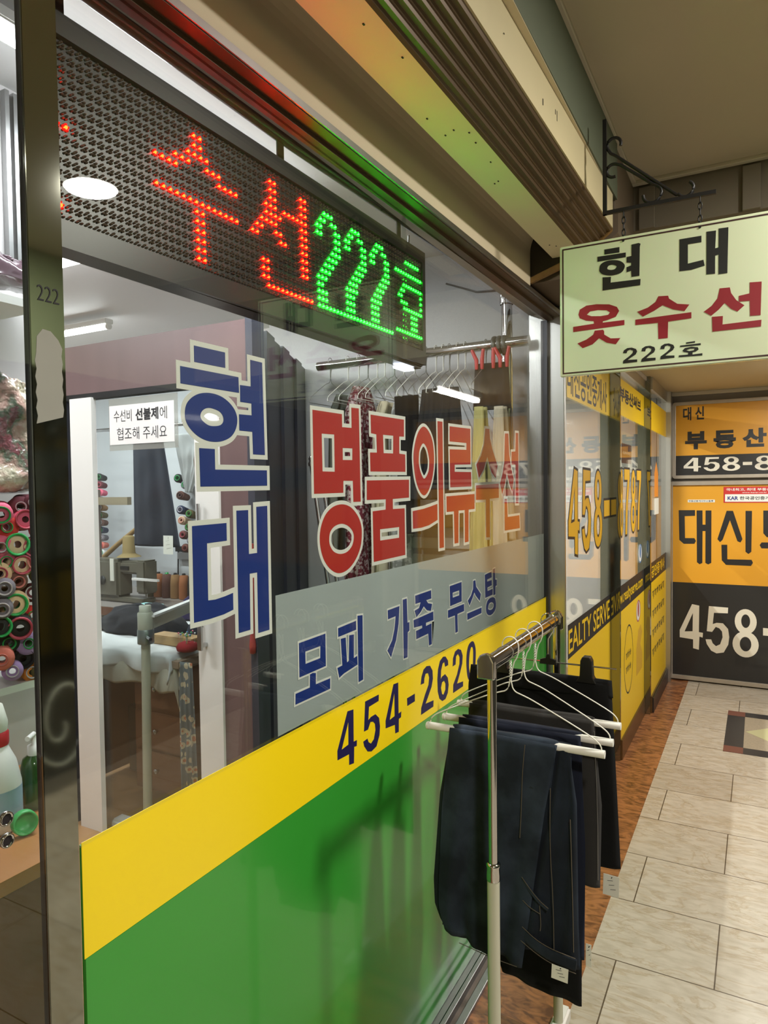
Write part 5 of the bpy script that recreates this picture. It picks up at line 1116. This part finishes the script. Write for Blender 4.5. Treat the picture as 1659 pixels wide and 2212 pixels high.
# ---- pipe rail with wire hangers by the side wall
HY = 2.84; HZ = 2.10
t = thing('pipe_rail', (-1.4, HY, HZ), 'shiny steel pipe rail by the side wall carrying many wire hangers', 'rail')
MB().tube([(-1.90, HY, HZ + .0), (-.845, HY, HZ + .01)], .022, 20).obj('rail', m_chrome, t)
MB().tube([(-.955, HY + .04, .0), (-.955, HY + .04, 2.60)], .024, 20).obj('upright', m_chrome, t)
b = MB()
for i in range(3): 
    x = -.995 + i * .022; b.tube([(x, HY + .03 * math.cos(a), HZ + .005 + .03 * math.sin(a)) for a in [k * PI / 6 for k in range(13)]], .010, 8, caps=False)
b.obj('clamp', mat('grey_clamp', (110, 112, 112), .4, .6), t)
MB().lathe((-.955, HY + .04, 2.28), [(.028, 0), (.03, .01), (.028, .06), (.034, .07), (.03, .10)], 18).obj('joint_collar', m_chrome, t)
m_wg = mat('grey_hanger_wire', (150, 152, 148), .35, .5)
xs = [-1.83, -1.73, -1.67, -1.62, -1.57, -1.53, -1.48, -1.43, -1.375, -1.32, -1.27, -1.235, -1.205, -1.165, -1.13, -1.035]
words = ['first', 'second', 'third', 'fourth', 'fifth', 'sixth', 'seventh', 'eighth', 'ninth', 'tenth', 'eleventh', 'twelfth', 'thirteenth', 'fourteenth', 'fifteenth', 'sixteenth']
base = {}
def lbl(i): return '%s wire hanger on the pipe rail, %s from the left end' % ('white' if i % 3 else 'grey', words[i])
for i, x in enumerate(xs):
    kind = i % 3
    if kind not in base:
        base[kind] = (wire_hanger(x, HY, HZ + .024, HZ - .20, lbl(i), 'wire hangers on the pipe rail', tubebar=False, m=(m_hw if kind else m_wg), W=.19, ax='y', r=.0017), x)
        continue
    o, x0 = base[kind]; dup(o, (x - x0, 0, 0), lbl(i), rz=random.uniform(-.35, .35) * 0)
def hung(name, cat, label, x, cols, wd, zt, zb, th=.03, seed=0):
    """garment hanging square to the rail (its width runs along Y)"""
    t = thing(name, (x, HY, zt), label, cat)
    b0 = cloth('body', cols, t, pl((0, -wd * .35), (.12, -wd * .8), (1, -wd)), pl((0, wd * .35), (.12, wd * .8), (1, wd)), 0, 0, zb - zt, th=th, amp=.014, nf=5, seed=seed)
    for v in b0.data.vertices: c = v.co.copy(); v.co = (x + c.y, HY + c.x, zt + c.z)
    return t
def fab2(name, col, c2, sc=60):
    m = fabric(name, col); nt = m.node_tree; N = nt.nodes.new; g = N('ShaderNodeNewGeometry'); n = N('ShaderNodeTexNoise'); n.inputs['Scale'].default_value = sc; n.inputs['Detail'].default_value = 2
    nt.links.new(g.outputs['Position'], n.inputs['Vector']); r = N('ShaderNodeValToRGB'); r.color_ramp.elements[0].position = .5; r.color_ramp.elements[1].position = .56
    r.color_ramp.elements[0].color = srgb(col); r.color_ramp.elements[1].color = srgb(c2); nt.links.new(n.outputs[0], r.inputs[0]); nt.links.new(r.outputs[0], nt.nodes['Principled BSDF'].inputs['Base Color']); return m
hung('dress', 'dress', 'maroon and white patterned dress on the pipe rail', -1.66, fab2('patterned', (112, 44, 56), (190, 170, 170)), .16, 1.98, .95, .03, 81)
hung('blouse', 'blouse', 'dull grey-green blouse at the left end of the pipe rail', -1.76, fabric('grey_green', (92, 96, 88)), .15, 1.95, 1.2, .02, 82)
hung('drape', 'curtain', 'cream drape hanging on the pipe rail', -1.52, fabric('cream_fabric', (196, 188, 160)), .14, 1.90, .9, .02, 83)
hung('shirt', 'shirt', 'grey and white striped shirt hanging on the pipe rail', -1.44, fab2('grey_stripe', (140, 142, 138), (190, 190, 186), 30), .14, 1.90, 1.1, .02, 84)
t = thing('trousers', (-1.35, HY, 1.9), 'black trousers folded over a hanger in the middle of the pipe rail', 'trousers')
cloth('legs', m_blk, t, lin(-1.42, -1.40), lin(-1.30, -1.30), HY - .12, 1.905, 1.3, th=.012, amp=.012, nf=3, seed=86)
t = thing('skirt', (-1.26, HY, 1.9), 'wide black skirt with fine pleats hanging on the pipe rail', 'skirt')
cloth('panel', fabric('soft_black', (36, 37, 38)), t, pl((0, -1.27), (1, -1.34)), pl((0, -1.10), (1, -1.06)), HY - .15, 1.92, 1.45, th=.012, amp=.016, nf=8, seed=87)

t = thing('shorts', (-1.0, HY, 2.0), 'black shorts held by red clips near the right end of the pipe rail', 'shorts')
cloth('body', fabric('soft_black_2', (38, 38, 40)), t, pl((0, -1.075), (1, -1.085)), pl((0, -.925), (1, -.915)), HY - .03, 2.025, 1.83, th=.014, amp=.01, nf=3, seed=88)
t2 = thing('clothes_peg', (-1.0, HY, 2.05), 'group of red plastic clips pinching the black shorts', 'clips')
for x, a in ((-1.06, .35), (-1.035, -.1), (-.985, .0), (-.955, .4), (-.925, -.15)):
    b = MB(); z = 2.03; b.tube([(x, HY - .05, z - .03), (x, HY - .05, z + .01), (x - a * .06, HY - .05, z + .055)], [.007, .009, .007], 10); b.obj('clip', mat('red_plastic', (190, 44, 52), .35), t2)
for k, (x, lab, c, zb) in enumerate(((-1.01, 'yellowish cream scarf hanging double near the right end of the pipe rail', (176, 170, 112), 1.15), (-.935, 'pale beige scarf hanging at the right end of the pipe rail', (186, 178, 156), 1.20))):
    t = thing('scarf', (x, HY - .1, 1.8), lab, 'scarf')
    cloth('front_length', fabric('scarf_%d' % k, c), t, pl((0, x - .02), (1, x - .05)), pl((0, x + .02), (1, x + .035)), HY - .16 + k * .03, 1.83, zb, th=.006, amp=.006, nf=3, seed=90 + k)
    cloth('rear_length', fabric('scarf_dim_%d' % k, tuple(int(v * .9) for v in c)), t, pl((0, x - .015), (1, x - .02)), pl((0, x + .025), (1, x + .06)), HY - .13 + k * .03, 1.83, zb + .08, th=.008, amp=.01, nf=3, seed=95 + k)
# steel poles leaning by the partition
for i, (x, y) in enumerate(((-1.60, 2.33), (-1.575, 2.36))):
    b = MB(); x1 = x + .17; b.tube([(x, y, 1.60), (x1, y + .06, .2)], .0085, 12)
    for k in range(14):
        q = k / 14; b.tube([(x + (x1 - x) * q, y + .06 * q, 1.60 - 1.4 * q), (x + (x1 - x) * (q + .004), y + .06 * (q + .004), 1.60 - 1.4 * (q + .004))], .0093, 12)
    b.lathe((x, y, 1.595), [(.012, 0), (.014, .01), (.009, .02), (.012, .03), (0, .05)], 12)
    tag(b.obj('steel_pole', m_chrome), '%s of the two leaning ringed steel poles behind the first red letter' % ('left', 'right')[i], 'pole', 'leaning steel poles')
# paper posters and boxes low by the side wall
b = MB(); b.box(-1.25, -1.0, 3.02, 3.038, 1.05, 1.40); tag(b.obj('wall_sheet', m_paper), 'pale printed sheet on the side wall behind the frosted film', 'sheet')
t = thing('storage_chest', (-1.3, 2.95, 0), 'grey chest with horizontal slats standing below the clothes', 'chest')
MB().box(-1.62, -1.0, 2.92, 3.03, .0, 1.32, .004).obj('body', mat('grey_chest', (150, 152, 148), .5), t)
for i in range(16): MB().box(-1.60, -1.02, 2.908, 2.92, .05 + i * .078, .10 + i * .078, .003).obj('slat', mat('slat', (190, 192, 186), .5), t)
t = thing('cardboard_box', (-1.2, 2.8, 1.32), 'flat cardboard box lying across the grey chest', 'box')
MB().box(-1.50, -1.0, 2.90, 3.02, 1.322, 1.385, .003).obj('box_body', mat('cardboard', (190, 160, 124), .7), t)

# ---- spool wall, bag, bottles and counter seen left of the steel post
t = thing('spool_shelf', (-1.75, .9, 1.0), 'white shelf compartment packed with thread cones at the far left', 'shelf')
MB().box(-1.80, -1.60, .35, 1.14, 1.012, 1.03).obj('shelf_board', m_rwhite, t)
MB().box(-1.80, -1.60, .35, 1.14, 1.96, 1.98).obj('top_board', m_rwhite, t)
spl = [  # px position, colour, core, radius scale
 (45, 1095, 'maroon', cw, 1.1, .45), (72, 1085, 'maroon', cw, .8, .6), (3, 1112, 'pink', cg, 1, .8), (15, 1139, 'red', cg, 1.15, .45), (55, 1122, 'pink', cr, 1.05, .9), (86, 1145, 'pink', cr, 1, .9),
 (2, 1182, 'pink', cw, 1.1, .45), (38, 1176, 'cream', cg, 1.15, .95), (75, 1182, 'maroon', cr, 1.1, .9), (14, 1213, 'pink', cg, 1.1, .5), (48, 1220, 'cream', cr, 1.25, .75), (80, 1212, 'red', cp, 1.1, .8),
 (0, 1240, 'peach', cr, 1.1, .6), (40, 1257, 'brown', cp, .95, .6), (10, 1271, 'grey', cw, .95, .7), (70, 1280, 'maroon', cw, .95, .7), (34, 1306, 'peach', cg, 1.35, .8), (5, 1317, 'grey', cw, .95, .7), (72, 1330, 'red', cg, 1.0, .5),
 (2, 1354, 'black', cg, 1.15, .85), (44, 1357, 'black', cr, 1.15, .95), (20, 1390, 'black', cg, 1.0, .6), (62, 1390, 'lilac', cg, 1.15, .45), (4, 1425, 'salmon', cp, 1.1, .5), (50, 1423, 'black', bl, 1.05, .95), (88, 1410, 'maroon', cr, 1, .8), (27, 1450, 'lilac', cw, .95, .6), (70, 1452, 'orange', cw, 1.0, .6), (92, 1450, 'olive', cg, 1, .6), (86, 1240, 'olive', cg, 1, .7)]
cnames = {'maroon': 'maroon', 'pink': 'pink', 'red': 'red', 'cream': 'cream', 'peach': 'peach', 'brown': 'brown', 'grey': 'grey', 'black': 'black', 'lilac': 'lilac', 'salmon': 'salmon', 'orange': 'orange', 'olive': 'olive'}
corn = {id(cg): 'green', id(cr): 'rose', id(cw): 'white', id(cp): 'salmon', id(bl): 'black'}
def at_x(px, py, X):
    d = RX * 0; dc = Vector((px - 829.5, 1106 - py, -1491.0)); d = Vector((RX.dot(dc), RY.dot(dc), RZ.dot(dc))); k = X / d.x; return Vector((0, 0, H)) + d * k
seen = {}
for i, (px, py, k, c, rs, cs) in enumerate(spl):
    p = at_x(px, py, -1.60 + .012 * (i % 3)); rowname = int((py - 1080) / 42) + 1; side = 'left' if px < 30 else ('middle' if px < 60 else 'right')
    la = '%s thread cone, %s core, row %s, %s side of the spool shelf' % (cnames[k], corn[id(c)], ['one', 'two', 'three', 'four', 'five', 'six', 'seven', 'eight', 'nine', 'ten'][rowname - 1], side)
    cone_spool('thread_cone', tuple(p), (1, -.45 + .2 * math.sin(i * 2.1), .12 * math.cos(i * 1.7)), TH[k], (c, cs), .0255 * rs, .10, la, 'thread cones on the spool shelf', .9)
def bagm():
    m = mat('bag_film', (206, 196, 176), .16, coat=.8, bump=1.0, bscale=26); nt = m.node_tree; b = nt.nodes['Principled BSDF']
    g = nt.nodes.new('ShaderNodeNewGeometry'); n = nt.nodes.new('ShaderNodeTexNoise'); n.inputs['Scale'].default_value = 11; n.inputs['Detail'].default_value = 5
    nt.links.new(g.outputs['Position'], n.inputs['Vector']); r = nt.nodes.new('ShaderNodeValToRGB'); e = r.color_ramp.elements
    e[0].position = .38; e[0].color = srgb((120, 66, 72)); e[1].position = .66; e[1].color = srgb((214, 204, 180)); k = e.new(.5); k.color = srgb((188, 150, 138)); k = e.new(.43); k.color = srgb((96, 110, 92))
    nt.links.new(n.outputs[0], r.inputs[0]); nt.links.new(r.outputs[0], b.inputs['Base Color'])
    for nd in nt.nodes:
        if nd.type == 'BUMP': nd.inputs['Distance'].default_value = .02
    return m
# plastic bag bulging above the cones
pc = at_x(25, 950, -1.62); 
bag = heap('plastic_bag', bagm(), -1.68, pc.y, 1.50, .07, .17, .28, 'crumpled shiny plastic bag of threads above the thread cones', 'bag', seed=30)
bag.modifiers['d'].strength = .06
# vertical steel strips and dark parcel at the very top left
t = thing('wall_standard', (-1.72, .95, 2.2), 'pair of slim steel strips on the wall at the top left corner', 'shelf strip')
for px in (12, 30):
    a = at_x(px, 190, -1.78); MB().box(-1.795, -1.775, a.y - .006, a.y + .006, 2.10, 2.58).obj('strip', m_alu, t)
a = at_x(22, 235, -1.7); heap('wrapped_parcel', mat('purple_film', (74, 54, 64), .2, coat=.5), -1.72, a.y, 2.04, .06, .12, .07, 'dark purple wrapped parcel on top of the spool shelf', 'parcel', seed=33)
# wooden counter
t = thing('counter', (-1.3, .6, 0), 'wooden counter with brown front panel at the far left', 'counter')
MB().poly([(-1.28, -1.0), (-1.28, .90), (-1.5, 1.06), (-1.79, 1.25), (-1.79, -1.0)], [], lambda u, v, d: (u, v, d), .72, .75).obj('counter_top', m_wood, t)
MB().box(-1.31, -1.285, -1.0, .89, .0, .722).obj('front_panel', m_woodd, t)
p = at_x(78, 1755, -1.52)
t = thing('pump_bottle', (-1.52, p.y, .75), 'green pump bottle standing on the wooden counter', 'bottle')
MB().lathe((-1.52, p.y, .75), [(.026, 0), (.030, .004), (.031, .02), (.031, .10), (.026, .118), (.012, .128), (.012, .132)], 24).obj('body', mat('green_plastic', (50, 84, 40), .12, coat=.6), t)
MB().lathe((-1.52, p.y, .876), [(.015, 0), (.015, .022), (.006, .024), (.005, .045), (.004, .05)], 18).obj('pump_collar', m_rwhite, t)
MB().tube([(-1.52, p.y, .925), (-1.50, p.y - .03, .925)], .006, 8).obj('nozzle', m_rwhite, t)
p = at_x(0, 1740, -1.50)
t = thing('spray_bottle', (-1.50, p.y - .01, .75), 'white bottle with a red collar and blue label on the counter', 'bottle')
q = (-1.50, p.y - .01, .75)
MB().lathe(q, [(.048, 0), (.054, .006), (.054, .10), (.044, .15), (.028, .185), (.026, .19)], 24).obj('body', m_rwhite, t)
MB().lathe((q[0], q[1], .938), [(.030, 0), (.031, .004), (.031, .028), (.028, .032)], 24).obj('collar', mat('red_cap', (190, 40, 48), .4), t)
MB().lathe((q[0], q[1], .968), [(.028, 0), (.030, .02), (.020, .06), (.004, .07)], 16).obj('cap', m_paper, t)
MB().lathe((q[0], q[1], .775), [(.0545, 0), (.0545, .07)], 24).obj('label', mat('blue_label', (160, 184, 206), .5), t)
p = at_x(48, 1728, -1.42)
b = MB(); b.lathe((-1.42, p.y, .778), [(.026, 0), (.027, .004), (.026, .02), (.022, .0205), (.021, .006), (0, .006)], 20, (1, -.3, .1)); tag(b.obj('bottle_cap', mat('bright_green', (60, 170, 90), .4)), 'small bright green cap lying before the pump bottle', 'cap')
# clear hinge plate with two dark holes, hung on the left pane
wt = bpy.data.objects.new('door_1', None); COL.objects.link(wt); wt.location = (GX, .3, 0); struct(wt)
MB().box(-.7765, -.7725, -.45, .5325, .02, 2.19).obj('pane', m_tint, wt)
for px, py in ((11, 1768), (13, 1815)):
    a = at_x(px, py, -.772); b = MB(); b.lathe((-.7725, a.y, a.z), [(.0085, 0), (.0085, .004), (.0065, .005), (.0065, .001), (0, .001)], 20, (1, 0, 0)); o = b.obj('hinge_hole', m_chrome, wt)
    MB().lathe((-.7712, a.y, a.z), [(0, .0012), (.0064, .0012)], 20, (1, 0, 0)).obj('hole_core', bl, o)
MB().box(-.79, -.7765, -.45, -.42, 0, 2.19).obj('door_edge', m_alu, wt)
struct(MB().box(-.86, -.765, -2.5, -.46, 0, 2.3).obj('wall_left', m_beige))
